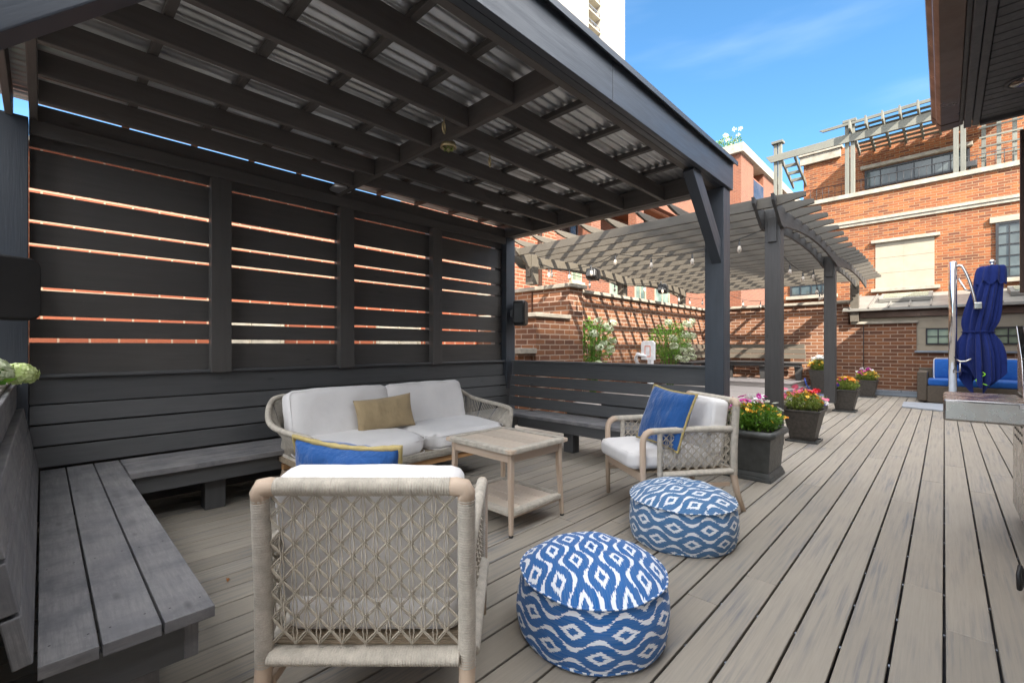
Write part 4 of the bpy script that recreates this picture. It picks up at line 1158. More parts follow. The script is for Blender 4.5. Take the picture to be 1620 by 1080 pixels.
def smooth(P, n=6):
    out = []
    for i in range(len(P) - 1):
        p0, p1, p2, p3 = P[max(0, i - 1)], P[i], P[i + 1], P[min(len(P) - 1, i + 2)]
        for k in range(n):
            t = k / n
            out.append(0.5 * ((2 * p1) + (p2 - p0) * t + (2 * p0 - 5 * p1 + 4 * p2 - p3) * t * t + (3 * p1 - p0 - 3 * p2 + p3) * t ** 3))
    out.append(P[-1]); return out
for s in (-1, 1):
    A = smooth(armcurve(s), 8)
    sw('armrest', MB().wrap(A, 0.021, 0.008, 9), 'rope')
    m = MB(); n = 64
    Lr = [Vector((2.23 + s * 0.90, 3.86 - 0.80 * (i / n), 0.335)) for i in range(n + 1)]
    for i in range(n + 1):
        a = A[int(i / n * (len(A) - 10))]; b = Lr[i]
        mm_ = (a + b) / 2 + Vector((-s * 0.02, 0, 0))
        m.tube([a, mm_, b], 0.0038, 5)
        if i % 2: m.tube([a, mm_ + Vector((0, 0.004, 0)), Lr[min(n, i + 1)]], 0.0034, 4)
    m.wrap([Lr[0], Lr[-1]], 0.016, 0.01, 7)
    sw('arm_weave', m, 'rope')
sw('top_rail', MB().wrap([(1.37, 3.93, 0.79), (3.09, 3.93, 0.79)], 0.021, 0.009, 8), 'rope')
m = MB()
for i in range(110): m.tube([(1.37 + i * 0.0158, 3.93, 0.79), (1.37 + i * 0.0158, 3.87, 0.33)], 0.004, 4)
sw('back_weave', m, 'rope')
for s in (-1, 1):
    cushion(0.915, 0.73, 0.135, 16, 0.022, 0.05, 'white', 'seat_cushion', sf, (0.01 + s * 0.457, -0.045, 0.40), (rad(2), 0, 0), 10 + s, corner=0.13, wrinkle=0.009)
    cushion(0.885, 0.43, 0.15, 16, 0.022, 0.045, 'white', 'back_cushion', sf, (s * 0.44, 0.30, 0.625), (rad(74), 0, rad(0)), 20 + s, wrinkle=0.010)
pt_ = pillow(0.53, 0.30, 0.15, 'goldweave', 'lumbar_pillow', None, (2.10, 3.52, 0.465), (rad(-14), rad(-4), rad(-8)), seed=8)
tag(pt_, 'ochre woven lumbar pillow leaning in the middle of the sofa', 'pillow')
pb1 = pillow(0.385, 0.45, 0.20, 'blue', 'throw_pillow', None, (0.80, 1.56, 0.448), (rad(17), rad(4), rad(43.8 - 90 - 8)), seed=3, edge='gold', edge_r=0.0095, sag=0.004, wr=0.026)
tag(pb1, 'crumpled royal blue pillow with gold braid propped in the near armchair', 'pillow', 'blue throw pillows')
# pillow on the armchair
pb2.location = Vector((3.36, 1.37, 0.475)) + fdir * 0.27 + wdir * 0.02
pb2.rotation_euler = (rad(-20), rad(5), math.atan2(fdir.y, fdir.x) + PI / 2 + rad(14))

# ================================================================== SIDE TABLE
tb = thing('side_table', 'square limed teak side table with rope edging and a lower shelf', 'table', (2.30, 2.26, 0))
W2, D2 = 0.29, 0.325
def slats(mb, x0, x1, y0, y1, z0, z1, n):
    w_ = (x1 - x0) / n
    for i in range(n): mb.box((x0 + i * w_ + 0.0035, y0, z0), (x0 + (i + 1) * w_ - 0.0035, y1, z1))
    return mb
def ropeedge(name, w_, d_, z, hgt, mat='rope'):
    m = MB()
    for (a, b, c, e) in ((-w_, -d_, w_, -d_), (w_, -d_, w_, d_), (w_, d_, -w_, d_), (-w_, d_, -w_, -d_)):
        p, q = Vector((a, b, z)), Vector((c, e, z)); dd = (q - p).normalized(); ins = Z_.cross(dd)
        m.frame((p + q) / 2 + ins * 0.026 - Z_ * hgt / 2, dd, ins, Z_, (q - p).length / 2 - 0.028, 0.026, hgt / 2)
        k = int((q - p).length / 0.008)
        for i in range(4, k - 3):
            c_ = p + dd * (i * 0.008)
            m.tube([c_ - Z_ * (hgt + 0.001) + ins * 0.003, c_ + ins * -0.001 - Z_ * hgt * 0.4, c_ + ins * 0.004 + Z_ * 0.002, c_ + ins * 0.05 + Z_ * 0.0018], 0.0036, 4, cap=False)
    return m.build(name, mat, tb, 0.003)
slats(MB(), -W2 + 0.055, W2 - 0.055, -D2 + 0.055, D2 - 0.055, 0.522, 0.548, 5).build('top_slats', 'teaktop', tb, 0.002)
ropeedge('top_edge', W2, D2, 0.550, 0.026)
for sx in (-1, 1):
    for sy in (-1, 1):
        MB().box((sx * W2 - 0.0275 - sx * 0.026, sy * D2 - 0.0275 - sy * 0.026, 0.5235), (sx * W2 + 0.0275 - sx * 0.026, sy * D2 + 0.0275 - sy * 0.026, 0.5515)).build('corner_block', 'teak', tb, 0.006)
        x, y = sx * (W2 - 0.045), sy * (D2 - 0.045)
        MB().tube([(x + sx * 0.016, y + sy * 0.016, 0.012), (x, y, 0.36), (x, y, 0.522)], [0.0165, 0.0235, 0.0235], 4, smooth=False).build('leg', 'teak', tb, 0.004)
        MB().lathe([(0.014, 0), (0.015, 0.012)], (x + sx * 0.016, y + sy * 0.016, 0), 10).build('foot_pad', 'black', tb)
for s in (-1, 1):
    MB().beam((-W2 + 0.06, s * (D2 - 0.045), 0.49), (W2 - 0.06, s * (D2 - 0.045), 0.49), 0.02, 0.058).build('apron', 'teak', tb, 0.003)
    MB().beam((s * (W2 - 0.045), -D2 + 0.06, 0.49), (s * (W2 - 0.045), D2 - 0.06, 0.49), 0.02, 0.058).build('apron', 'teak', tb, 0.003)
    MB().beam((-W2 + 0.04, s * (D2 - 0.05), 0.118), (W2 - 0.04, s * (D2 - 0.05), 0.118), 0.02, 0.022).build('stretcher', 'teak', tb, 0.003)
slats(MB(), -W2 + 0.075, W2 - 0.075, -D2 + 0.075, D2 - 0.075, 0.132, 0.152, 4).build('shelf_slats', 'teaktop', tb, 0.002)
ropeedge('shelf_edge', W2 - 0.02, D2 - 0.02, 0.155, 0.026)

# ================================================================== POUFS
def pouf(name, label, c, R, Hh, rot, mat, seed, topdrop=0.0):
    rr = random.Random(seed); ofs = Vector((rr.uniform(0, 30),) * 3)
    t = thing(name, label, 'pouf', c, rot, 'patterned poufs')
    NS = 72
    def wob(a, z): return 1 + 0.045 * noise.noise(Vector((math.cos(a) * 1.3, math.sin(a) * 1.3, z * 5)) + ofs) + 0.008 * noise.noise(Vector((math.cos(a) * 5, math.sin(a) * 5, z * 14)) + ofs)
    prof = []
    zs = Hh * 0.74
    for i in range(15):
        f = i / 14; z = zs * f
        r = R * (0.93 + 0.07 * math.sin(PI * min(1, f * 1.05)) ** 0.6) if f < 0.96 else R * 0.965
        if f < 0.07: r = R * 0.92
        prof.append((r, z))
    vs = []; uvs = []; fs = []
    for r, z in prof:
        for k in range(NS + 1):
            a = 2 * PI * k / NS
            zz = z + (0.012 * noise.noise(Vector((math.cos(a) * 2, math.sin(a) * 2, 0)) + ofs) if z > 0 else 0) * (z / zs)
            vs.append((r * wob(a, z) * math.cos(a), r * wob(a, z) * math.sin(a), max(0, zz)))
    for i in range(len(prof) - 1):
        for k in range(NS):
            q = i * (NS + 1) + k
            fs.append((q, q + 1, q + NS + 2, q + NS + 1))
            uvs.append([(prof[i][1] * 1.0, k * 2 * PI * R / NS), (prof[i][1], (k + 1) * 2 * PI * R / NS), (prof[i + 1][1], (k + 1) * 2 * PI * R / NS), (prof[i + 1][1], k * 2 * PI * R / NS)])
    MB().add(vs, fs, uvs, 0, 0.5, True).build('side', mat, t)
    vs = []; fs = []; uvs = []; NR = 12
    for j in range(NR + 1):
        f = 1 - j / NR
        for k in range(NS + 1):
            a = 2 * PI * k / NS
            r = prof[-1][0] * f
            z = zs + (Hh - zs) * (1 - f ** 2.6) ** 0.8 + 0.012 * noise.noise(Vector((math.cos(a) * 2, math.sin(a) * 2, 0)) + ofs) + 0.006 * noise.noise(Vector((r * math.cos(a) * 9, r * math.sin(a) * 9, 3)) + ofs) * min(1, (1 - f) * 4)
            vs.append((r * wob(a, zs) * math.cos(a), r * wob(a, zs) * math.sin(a), z))
    for j in range(NR):
        for k in range(NS):
            q = j * (NS + 1) + k
            fs.append((q, q + 1, q + NS + 2, q + NS + 1))
            uvs.append([(vs[n_][0], vs[n_][1]) for n_ in fs[-1]])
    MB().add(vs, fs, uvs, 0, 0.5, True).build('top', mat, t)
    ring = [(vs[k][0] * 1.008, vs[k][1] * 1.008, vs[k][2]) for k in range(NS)]
    MB().tube(ring, 0.004, 6, closed=True).build('piping', mat, t)
    MB().tube([(p[0] * 0.965, p[1] * 0.965, 0.016) for p in ring], 0.006, 6, closed=True).build('piping', mat, t)
    return t
pouf('pouf', 'bright blue and white ikat pouf nearest the viewer', (1.625, 1.090, 0), 0.318, 0.345, rad(43.8 - 90 + 2), 'ikat', 2)
pouf('pouf', 'faded blue and white ikat pouf in front of the right armchair', (2.80, 1.20, 0), 0.328, 0.34, rad(60), 'ikatfade', 9)

# ================================================================== PLANTS
def foliage(mb, c, rx, ry, rz, n, l, seed, mi=0, upbias=0.5):
    rr = random.Random(seed)
    for _ in range(n):
        while True:
            p = Vector((rr.uniform(-1, 1), rr.uniform(-1, 1), rr.uniform(-1, 1)))
            if p.length < 1: break
        if noise.noise(p * 2.3 + Vector((seed, 0, 0))) < -0.22: continue
        pos = Vector((c[0] + p.x * rx, c[1] + p.y * ry, c[2] + p.z * rz))
        d = Vector((p.x + rr.gauss(0, 0.5), p.y + rr.gauss(0, 0.5), rr.gauss(0, 0.5) + upbias))
        nn = Vector((rr.gauss(0, 0.5), rr.gauss(0, 0.5), 1))
        mb.leafquad(pos, d, nn, l * rr.uniform(0.6, 1.3), l * rr.uniform(0.28, 0.5), mi, rr.random())
def bloom(mb, p, r, rr, up=None, petals=7, mi=0):
    up = Vector(up or (rr.gauss(0, 0.4), rr.gauss(0, 0.4), 1)).normalized()
    a0 = up.orthogonal().normalized(); b0 = up.cross(a0); rn = rr.random()
    for lay, (sc_, tl) in enumerate(((1, 0.25), (0.62, 0.75))):
        for k in range(petals):
            t = 2 * PI * (k + 0.5 * lay) / petals
            d = a0 * math.cos(t) + b0 * math.sin(t)
            mb.leafquad(Vector(p) + d * r * 0.1, d + up * tl, up - d * tl, r * sc_, r * sc_ * 0.85, mi, min(1, rn * 0.6 + rr.random() * 0.4))
def hydrangea_head(mb, c, r, rr, n=70):
    for i in range(n):
        while True:
            d = Vector((rr.gauss(0, 1), rr.gauss(0, 1), rr.gauss(0, 1)))
            if d.length > 0.1: break
        d.normalize()
        if d.z < -0.6: continue
        p = Vector(c) + Vector((d.x, d.y, d.z * 0.85)) * r * rr.uniform(0.82, 1.05)
        a0 = d.orthogonal().normalized(); b0 = d.cross(a0); t0 = rr.uniform(0, 6); s = r * 0.27
        rn = rr.random()
        for k in range(4):
            t = t0 + k * PI / 2; e = a0 * math.cos(t) + b0 * math.sin(t)
            mb.leafquad(p, e + d * 0.15, d, s, s * 0.9, 0, rn)
def flowerpot(label, loc, kind, mats, seed, fr, fh, n, group='planters along the deck'):
    rr = random.Random(seed)
    t = thing('flower_planter', label, 'planter', loc, 0, group)
    if kind == 'rim':
        MB().taper((0, 0), 0.49, 0.41, 0.47, 0.39, 0.0, 0.035).taper((0, 0), 0.47, 0.39, 0.435, 0.355, 0.0355, 0.075).taper((0, 0), 0.43, 0.35, 0.475, 0.395, 0.0755, 0.385).build('pot', 'planter', t, 0.006)
        m = MB(); a, b, c_ = 0.247, 0.207, 0.03
        pts = []
        for cx, cy, a0 in ((1, 1, 0), (-1, 1, 90), (-1, -1, 180), (1, -1, 270)):
            for k in range(4):
                q = rad(a0 + 30 * k); pts.append((cx * (a - c_) + c_ * math.cos(q), cy * (b - c_) + c_ * math.sin(q), 0.413))
        m.tube(pts, 0.032, 10, closed=True); m.box((-0.22, -0.18, 0.386), (0.22, 0.18, 0.4))
        m.build('rim', 'planter', t)
        MB().box((-0.2, -0.16, 0.4005), (0.2, 0.16, 0.425)).build('soil', 'soil', t)
        z = 0.43; wx, wy = 0.23, 0.19
    else:
        k = {'small': 1.0, 'tall': 1.5}[kind]
        MB().box((-0.175, -0.175, 0.0), (0.175, 0.175, 0.012)).box((-0.175, -0.175, 0.012), (0.175, -0.16, 0.026)).box((-0.175, 0.16, 0.012), (0.175, 0.175, 0.026)).box((-0.175, -0.159, 0.012), (-0.16, 0.159, 0.026)).box((0.16, -0.159, 0.012), (0.175, 0.159, 0.026)).build('tray', 'planter', t, 0.003)
        MB().taper((0, 0), 0.25, 0.25, 0.40, 0.40, 0.013, 0.385 * k).build('pot', 'planterbrown', t, 0.008)
        r_ = MB()
        for i, j, w_, d_ in ((0, -1, 0.425, 0.022), (0, 1, 0.425, 0.022), (-1, 0, 0.022, 0.38), (1, 0, 0.022, 0.38)):
            r_.box((i * 0.2015 - w_ / 2, j * 0.2015 - d_ / 2, 0.385 * k + 0.001), (i * 0.2015 + w_ / 2, j * 0.2015 + d_ / 2, 0.385 * k + 0.022))
        r_.build('rim', 'planterbrown', t, 0.003)
        MB().box((-0.19, -0.19, 0.385 * k - 0.004), (0.19, 0.19, 0.385 * k + 0.008)).build('soil', 'soil', t)
        z = 0.40 * k; wx = wy = 0.18
    m = MB(); foliage(m, (0, 0, z + fh * 0.36), wx * 1.12, wy * 1.12, fh * 0.50, n, 0.05, seed)
    for i in range(60):
        x, y = rr.uniform(-wx, wx), rr.uniform(-wy, wy)
        m.tube([(x, y, z - 0.02), (x * 1.15 + rr.gauss(0, 0.02), y * 1.15 + rr.gauss(0, 0.02), z + fh * rr.uniform(0.4, 0.9))], 0.0025, 3)
    m.build('foliage', fr, t)
    names = {'yellow': 'yellow_blooms', 'orangef': 'orange_blooms', 'pink': 'pink_blooms', 'magenta': 'magenta_blooms', 'redf': 'red_blooms', 'whitef': 'white_blooms', 'purple': 'purple_blooms'}
    for mt, cnt, sz, (bx, by), zr in mats:
        protos = []
        for i in range(cnt):
            x = wx * (bx + max(-1, min(1, rr.gauss(0, 0.5)))) if bx is not None else wx * rr.uniform(-1.15, 1.15)
            y = wy * (by + max(-1, min(1, rr.gauss(0, 0.5)))) if by is not None else wy * rr.uniform(-1.15, 1.15)
            x = max(-1.2 * wx, min(1.2 * wx, x)); y = max(-1.2 * wy, min(1.2 * wy, y))
            e = math.hypot(x / wx, y / wy)
            surf = fh * (0.36 + 0.48 * math.sqrt(max(0.0, 1 - e * e / 1.55)))
            p = (x, y, z + surf * rr.uniform(0.86, 1.06) + max(0, zr[1] - 0.95) * fh * rr.uniform(0.3, 0.9))
            k_ = sz * rr.uniform(0.7, 1.2) / 0.03
            if len(protos) < 3:
                m = MB(); bloom(m, (0, 0, 0), 0.03, rr, (rr.gauss(0, 0.2), rr.gauss(0, 0.2), 1))
                o = m.build(names[mt][:-1], mt, t); protos.append(o)
            else:
                o = protos[i % 3].copy(); C.objects.link(o); o.parent = t
            o.location = p; o.scale = (k_, k_, k_)
            o.rotation_euler = (rr.gauss(0, 0.35) - y * 2, rr.gauss(0, 0.35) + x * 2 - 0.35, rr.uniform(0, 6))
    return t
flowerpot('large dark rimmed planter of yellow marigolds with pink and white petunias', (4.635, 1.29, 0), 'rim', [('yellow', 60, 0.021, (None, None), (0.3, 1.0)), ('orangef', 36, 0.019, (0.1, -0.3), (0.15, 0.7)), ('magenta', 15, 0.036, (0.2, 0.2), (1.0, 1.35)), ('pink', 6, 0.036, (0.0, 0.3), (1.0, 1.35)), ('redf', 3, 0.04, (-0.3, 0.5), (1.15, 1.4)), ('whitef', 16, 0.036, (0.3, 0.2), (0.95, 1.3))], 11, 'leaf', 0.26, 2300)
flowerpot('tapered brown planter with tall pink, red and yellow flowers behind the rimmed planter', (6.72, 1.29, 0), 'small', [('pink', 20, 0.038, (-0.7, 0.8), (0.9, 1.45)), ('pink', 9, 0.036, (0.6, -0.8), (0.8, 1.2)), ('yellow', 26, 0.026, (0.1, 0), (0.7, 1.15)), ('redf', 7, 0.04, (0.3, -0.1), (0.7, 1.3)), ('whitef', 7, 0.034, (0.5, -0.5), (0.6, 0.9)), ('orangef', 14, 0.024, (None, None), (0.3, 0.9)), ('purple', 3, 0.045, (0.9, -1.2), (0.4, 0.7))], 12, 'leafyel', 0.24, 1500)
flowerpot('tapered brown planter with orange marigolds beside the second pergola post', (10.33, 1.33, 0), 'small', [('orangef', 34, 0.03, (0.3, -0.2), (0.6, 1.2)), ('yellow', 20, 0.03, (0.1, 0), (0.7, 1.25)), ('magenta', 8, 0.042, (-0.3, 0.5), (1.0, 1.3)), ('pink', 4, 0.045, (-0.9, 0.9), (0.9, 1.3)), ('purple', 2, 0.05, (-0.9, 1.0), (0.0, 0.3))], 13, 'leafyel', 0.22, 1300)
flowerpot('brown planter with magenta and white petunias near the far brick wall', (13.55, 1.32, 0), 'small', [('yellow', 30, 0.03, (None, None), (0.5, 1.0)), ('magenta', 9, 0.05, (-0.3, 0.4), (0.9, 1.3)), ('whitef', 12, 0.05, (0.3, 0), (0.9, 1.35)), ('orangef', 10, 0.03, (None, None), (0.4, 0.8))], 14, 'leafyel', 0.24, 1300)
flowerpot('tall planter overflowing with white petunias at the end of the far bench', (13.75, 2.30, 0), 'tall', [('whitef', 75, 0.05, (0.3, -0.2), (0.5, 1.35)), ('yellow', 26, 0.035, (-0.5, 0.5), (0.4, 0.9)), ('orangef', 8, 0.03, (-0.5, 0.5), (0.4, 0.9))], 15, 'leafyel', 0.30, 1500)

def hydrangea(label, c, rx, ry, rz, n, heads, seed, hr=0.085, mat='hydr', base=None):
    rr = random.Random(seed); t = thing('hydrangea_bush', label, 'shrub', (c[0], c[1], base if base is not None else 0.2), 0, 'hydrangeas by the brick wall')
    m = MB(); foliage(m, c, rx, ry, rz, n, 0.10, seed, upbias=0.2)
    for i in range(24):
        a = rr.uniform(0, 6.3); x, y = rx * 0.8 * math.cos(a) * rr.random(), ry * 0.8 * math.sin(a) * rr.random()
        m.tube([(c[0] + x * 0.2, c[1] + y * 0.2, t.location.z), (c[0] + x, c[1] + y, c[2] + rz * rr.uniform(-0.2, 0.9))], 0.006, 4)
    m.build('foliage', 'leaf', t, 0, True)
    for (hx, hy, hz) in heads:
        m = MB(); hydrangea_head(m, (hx, hy, hz), hr * rr.uniform(0.85, 1.2), rr)
        m.build('flower_head', mat, t, 0, True)
    return t
rr = random.Random(21)
def heads(c, rx, rz, n, y):
    out = []
    while len(out) < n:
        ua = rr.uniform(-0.75, 1.0); p = (c[0] + ua * rx, y - 0.12 * (1 - ua * ua) - 0.1 + rr.uniform(-0.06, 0.06), c[2] + rr.uniform(-0.85, 1.05) * rz)
        if all((p[0] - q[0]) ** 2 + (p[2] - q[2]) ** 2 > 0.028 for q in out): out.append(p)
    return out
h1 = (7.30, 4.85, 1.25)
hydrangea('tall hydrangea with cream flower heads just right of the stepped pier', h1, 0.45, 0.3, 0.52, 900, heads(h1, 0.55, 0.50, 11, 4.85), 31)
h2 = (10.45, 4.75, 1.30)
hydrangea('wide airy hydrangea with pale flower heads in the wall corner by the far bench', h2, 0.85, 0.35, 0.50, 1300, heads(h2, 0.95, 0.52, 14, 4.72), 32, 0.10)
t = thing('hydrangea_cutting', 'lime and cream hydrangea heads on the ledge at the far left', 'flowers', (-0.25, 3.7, 0.985))
m = MB(); rr2 = random.Random(4)
for (p, q) in (((-0.175, 3.55, 1.055), 0.075), ((-0.085, 3.60, 1.045), 0.072), ((-0.26, 3.42, 1.07), 0.08), ((-0.20, 3.75, 1.075), 0.075), ((-0.23, 3.2, 1.06), 0.075)):
    m = MB(); hydrangea_head(m, p, q, rr2, 240); m.build('flower_head', 'hydrg' if p[0] > -0.1 else 'hydr', t, 0, True)
m = MB(); foliage(m, (-0.25, 3.5, 1.01), 0.10, 0.25, 0.02, 26, 0.07, 5); m.build('leaves', 'leaf', t, 0, True)

# planter of white hydrangeas on the roof of the red wing
t = thing('roof_planter', 'white flowers growing at the roof corner of the red brick wing', 'plant', (26.9, 8.9, 12.25))
m = MB(); foliage(m, (26.9, 8.95, 12.6), 0.5, 0.9, 0.4, 500, 0.16, 77); m.build('foliage', 'leafdk', t, 0, True)
for i in range(13):
    m = MB(); hydrangea_head(m, (26.75 + random.uniform(-0.3, 0.3), 8.95 + random.uniform(-0.9, 0.75), 12.7 + random.uniform(-0.25, 0.5)), 0.13, rr2, 40); m.build('flower_head', 'hydr', t, 0, True)

# ================================================================== FAR BENCH
fbn = thing('slatted_bench', 'pale grey slatted bench along the far brick wall behind the pergola posts', 'bench', (13.6, 4.0, 0.32))
fw_ = lambda name, mb, mat, bev=0.004: mb.build(name, mat, fbn, bev, True)
for i in range(3):
    z = 0.87 + i * 0.135
    fw_('back_board', MB().beam((13.88 + i * 0.03, 2.62 + i * 0.02, z + 0.06), (13.88 + i * 0.03, 5.3, z + 0.06), 0.03, 0.125), 'perg')
for i in range(3): fw_('seat_board', MB().box((13.36 + i * 0.15, 2.55, 0.755), (13.505 + i * 0.15, 5.3, 0.79)), 'pergdark')
fw_('apron', MB().box((13.40, 2.62, 0.67), (13.43, 5.3, 0.752)), 'pergdark')
for y in (2.72, 3.55, 4.4): fw_('leg', MB().add([(13.50, y - 0.09, 0.67), (13.62, y - 0.09, 0.67), (13.62, y + 0.09, 0.67), (13.50, y + 0.09, 0.67), (13.50, y - 0.06, 0.322), (13.62, y - 0.06, 0.322), (13.62, y + 0.06, 0.322), (13.50, y + 0.06, 0.322)], [(0, 1, 2, 3), (7, 6, 5, 4), (0, 4, 5, 1), (1, 5, 6, 2), (2, 6, 7, 3), (3, 7, 4, 0)]), 'pergdark')
f2 = thing('slatted_bench', 'grey slatted bench under the hydrangea in the wall corner', 'bench', (12.3, 5.0, 0.32))
for i in range(3):
    z = 0.87 + i * 0.135
    MB().beam((11.4, 5.12 + i * 0.03, z + 0.06), (13.8, 5.12 + i * 0.03, z + 0.06), 0.03, 0.125).build('back_board', 'perg', f2, 0.004, True)
for i in range(3): MB().box((11.4, 4.62 + i * 0.15, 0.755), (13.35, 4.765 + i * 0.15, 0.79)).build('seat_board', 'pergdark', f2, 0.004, True)
for x in (11.6, 13.0): MB().box((x, 4.7, 0.322), (x + 0.12, 5.0, 0.753)).build('leg', 'pergdark', f2, 0.004, True)

# child's basketball hoop
t = thing('toy_basketball_hoop', 'small white plastic basketball backboard with an orange square', 'toy hoop', (8.45, 4.25, 0.2), rad(-20))
MB().box((-0.04, -0.05, 0.0), (0.04, 0.05, 0.75)).build('pole', 'whiteplastic', t, 0.01)
MB().prism([(-0.19, 0), (0.19, 0), (0.19, 0.34), (0.13, 0.38), (-0.13, 0.38), (-0.19, 0.34)], (-0.05, 0, 0.73), (0, 1, 0), Z_, (-1, 0, 0), 0.03).build('backboard', 'whiteplastic', t, 0.008)
m = MB()
for a, b in (((-0.08, 0.06), (0.08, 0.075)), ((-0.08, 0.265), (0.08, 0.28)), ((-0.08, 0.0755), (-0.065, 0.2645)), ((0.065, 0.0755), (0.08, 0.2645))): m.box((-0.084, a[0], 0.73 + a[1]), (-0.0815, b[0], 0.73 + b[1]))
m.build('target_square', 'orangeline', t)
MB().tube([(-0.05, 0.02, 0.80), (-0.12, 0.25, 0.84), (-0.10, 0.33, 0.75), (0.0, 0.35, 0.6)], 0.035, 10).build('support_arm', 'whiteplastic', t)

# ================================================================== SPEAKERS AND LIGHTS
def wallspeaker(label, c, rz, w_=0.25, h_=0.37, d_=0.15):
    t = thing('outdoor_speaker', label, 'speaker', c, rz, 'black speakers on the corner posts')
    m = MB(); n = 8; prof = []
    for cx, cz, a0 in ((1, 1, 0), (-1, 1, 90), (-1, -1, 180), (1, -1, 270)):
        for k in range(n):
            q = rad(a0 + 90 * k / (n - 1)); r = 0.055
            prof.append((cx * (w_ / 2 - r) + r * math.cos(q), cz * (h_ / 2 - r) + r * math.sin(q)))
    m.prism(prof, (0, 0, 0), X_, Z_, -Y_, d_)
    m.build('cabinet', 'speaker', t, 0.02, seg=3)
    MB().prism([(a * 0.93, b * 0.94) for a, b in prof], (0, -d_ - 0.001, 0), X_, Z_, -Y_, 0.012).build('grille', 'speaker', t, 0.008)
    MB().box((-0.03, 0.0, -0.05), (0.03, 0.06, 0.05)).build('bracket', 'iron', t)
    return t
wallspeaker('black speaker on the left corner post at the edge of the picture', (-0.185, 4.15, 1.55), rad(25), 0.27, 0.385)
wallspeaker('black speaker on the corner post beside the brick pier', (4.50, 4.26, 1.655), rad(30), 0.235, 0.345)
for k, (x, lab) in enumerate(((7.75, 'black floodlight on the pergola beam, left of the pair'), (10.9, 'black floodlight on the pergola beam, right of the pair'))):
    t = thing('pergola_speaker', lab.replace('floodlight', 'speaker'), 'speaker', (x, 5.15, 2.60), rad(15), 'black speakers under the far pergola')
    MB().prism([(-0.2, 0), (-0.14, 0.17), (0.14, 0.17), (0.2, 0), (0.1, -0.06), (-0.1, -0.06)], (0, 0.1, 0), X_, Z_, -Y_, 0.2).build('cabinet', 'black', t, 0.02)
    MB().prism([(-0.17, 0.01), (-0.12, 0.15), (0.12, 0.15), (0.17, 0.01), (0.08, -0.04), (-0.08, -0.04)], (0, -0.101, 0), X_, Z_, -Y_, 0.012).build('grille', 'speaker', t, 0.004)
    MB().tube([(0, 0.05, 0.17), (0, 0.05, 0.25)], 0.02, 8).build('bracket', 'iron', t)
sl2 = thing('string_lights', 'black cord of clear festoon bulbs strung under the far pergola', 'string lights', (9, 3.5, 2.5))
bproto = None
def festoon(pts, nb, sag=0.12, skip=()):
    global bproto
    P = [Vector(p) for p in pts]; cur = []
    for a, b in zip(P, P[1:]):
        for k in range(14):
            t = k / 14; cur.append(a.lerp(b, t) - Z_ * sag * 4 * t * (1 - t))
    cur.append(P[-1])
    MB().tube(cur, 0.006, 5).build('cord', 'cable', sl2, 0, True)
    for i in range(nb):
        p = cur[int((i + 0.5) / nb * (len(cur) - 1))]
        loc = p - Vector((9, 3.5, 2.5))
        if bproto is None:
            bproto = MB().lathe([(0.004, 0.0), (0.012, -0.005), (0.014, -0.06), (0.016, -0.062)], (0, 0, -0.03), 8).tube([(0, 0, 0), (0, 0, -0.03)], 0.004, 5).build('socket', 'black', sl2)
            bproto.location = loc
            MB().lathe([(0.013, 0), (0.022, -0.02), (0.027, -0.045), (0.024, -0.07), (0.012, -0.09), (0.003, -0.095)], (0, 0, -0.092), 10).build('bulb', 'lampglass', bproto)
        else:
            c = copypart(bproto, loc, sl2)
            for g in bproto.children: copypart(g, g.location, c)
festoon([(6.3, 5.35, 2.70), (6.35, 3.8, 2.68), (6.3, 1.62, 2.68)], 7, 0.16)
festoon([(6.3, 5.30, 2.70), (9.9, 4.8, 2.68), (13.8, 5.1, 2.66)], 8, 0.16)
festoon([(6.35, 1.65, 2.72), (9.9, 1.75, 2.62), (13.6, 2.2, 2.62)], 7, 0.22)
festoon([(13.2, 5.0, 2.66), (12.6, 4.2, 2.62), (13.6, 3.0, 2.62)], 7, 0.22)

# hooks and junction box on the joists
for k, (p, lab) in enumerate((((1.83, 2.375, 2.70), 'pale ring hook hanging from a joist left of the middle beam'), ((2.42, 2.56, 2.70), 'pale ring hook hanging from a joist right of the middle beam'))):
    t = thing('ring_hook', lab, 'hook', p, 0.6, 'ring hooks under the pavilion roof')
    MB().tube([(0, 0, 0.0), (0, 0, -0.035)], 0.004, 6).build('shank', 'brass', t)
    MB().tube([(0.028 * math.cos(a * PI / 8), 0, -0.066 + 0.032 * math.sin(a * PI / 8)) for a in range(16)], 0.0065, 7, closed=True).build('ring', 'brass', t)
t = thing('ceiling_fixture_plate', 'open round wiring box under the middle roof beam', 'fixture', (2.09, 2.66, 2.672))
MB().lathe([(0.03, 0.038), (0.055, 0.036), (0.06, 0.0), (0.05, -0.002), (0.045, 0.01)], (0, 0, 0), 18).build('box', 'brass', t)
m = MB()
for i in range(5):
    a = i * 1.25
    m.tube([(0.04 * math.cos(a), 0.04 * math.sin(a), 0.01), (0.03 * math.cos(a + 0.8), 0.03 * math.sin(a + 0.8), -0.02), (0.03 * math.cos(a + 1.8), 0.03 * math.sin(a + 1.8), 0.0)], 0.004, 5)
m.build('wires', 'leafyel', t)

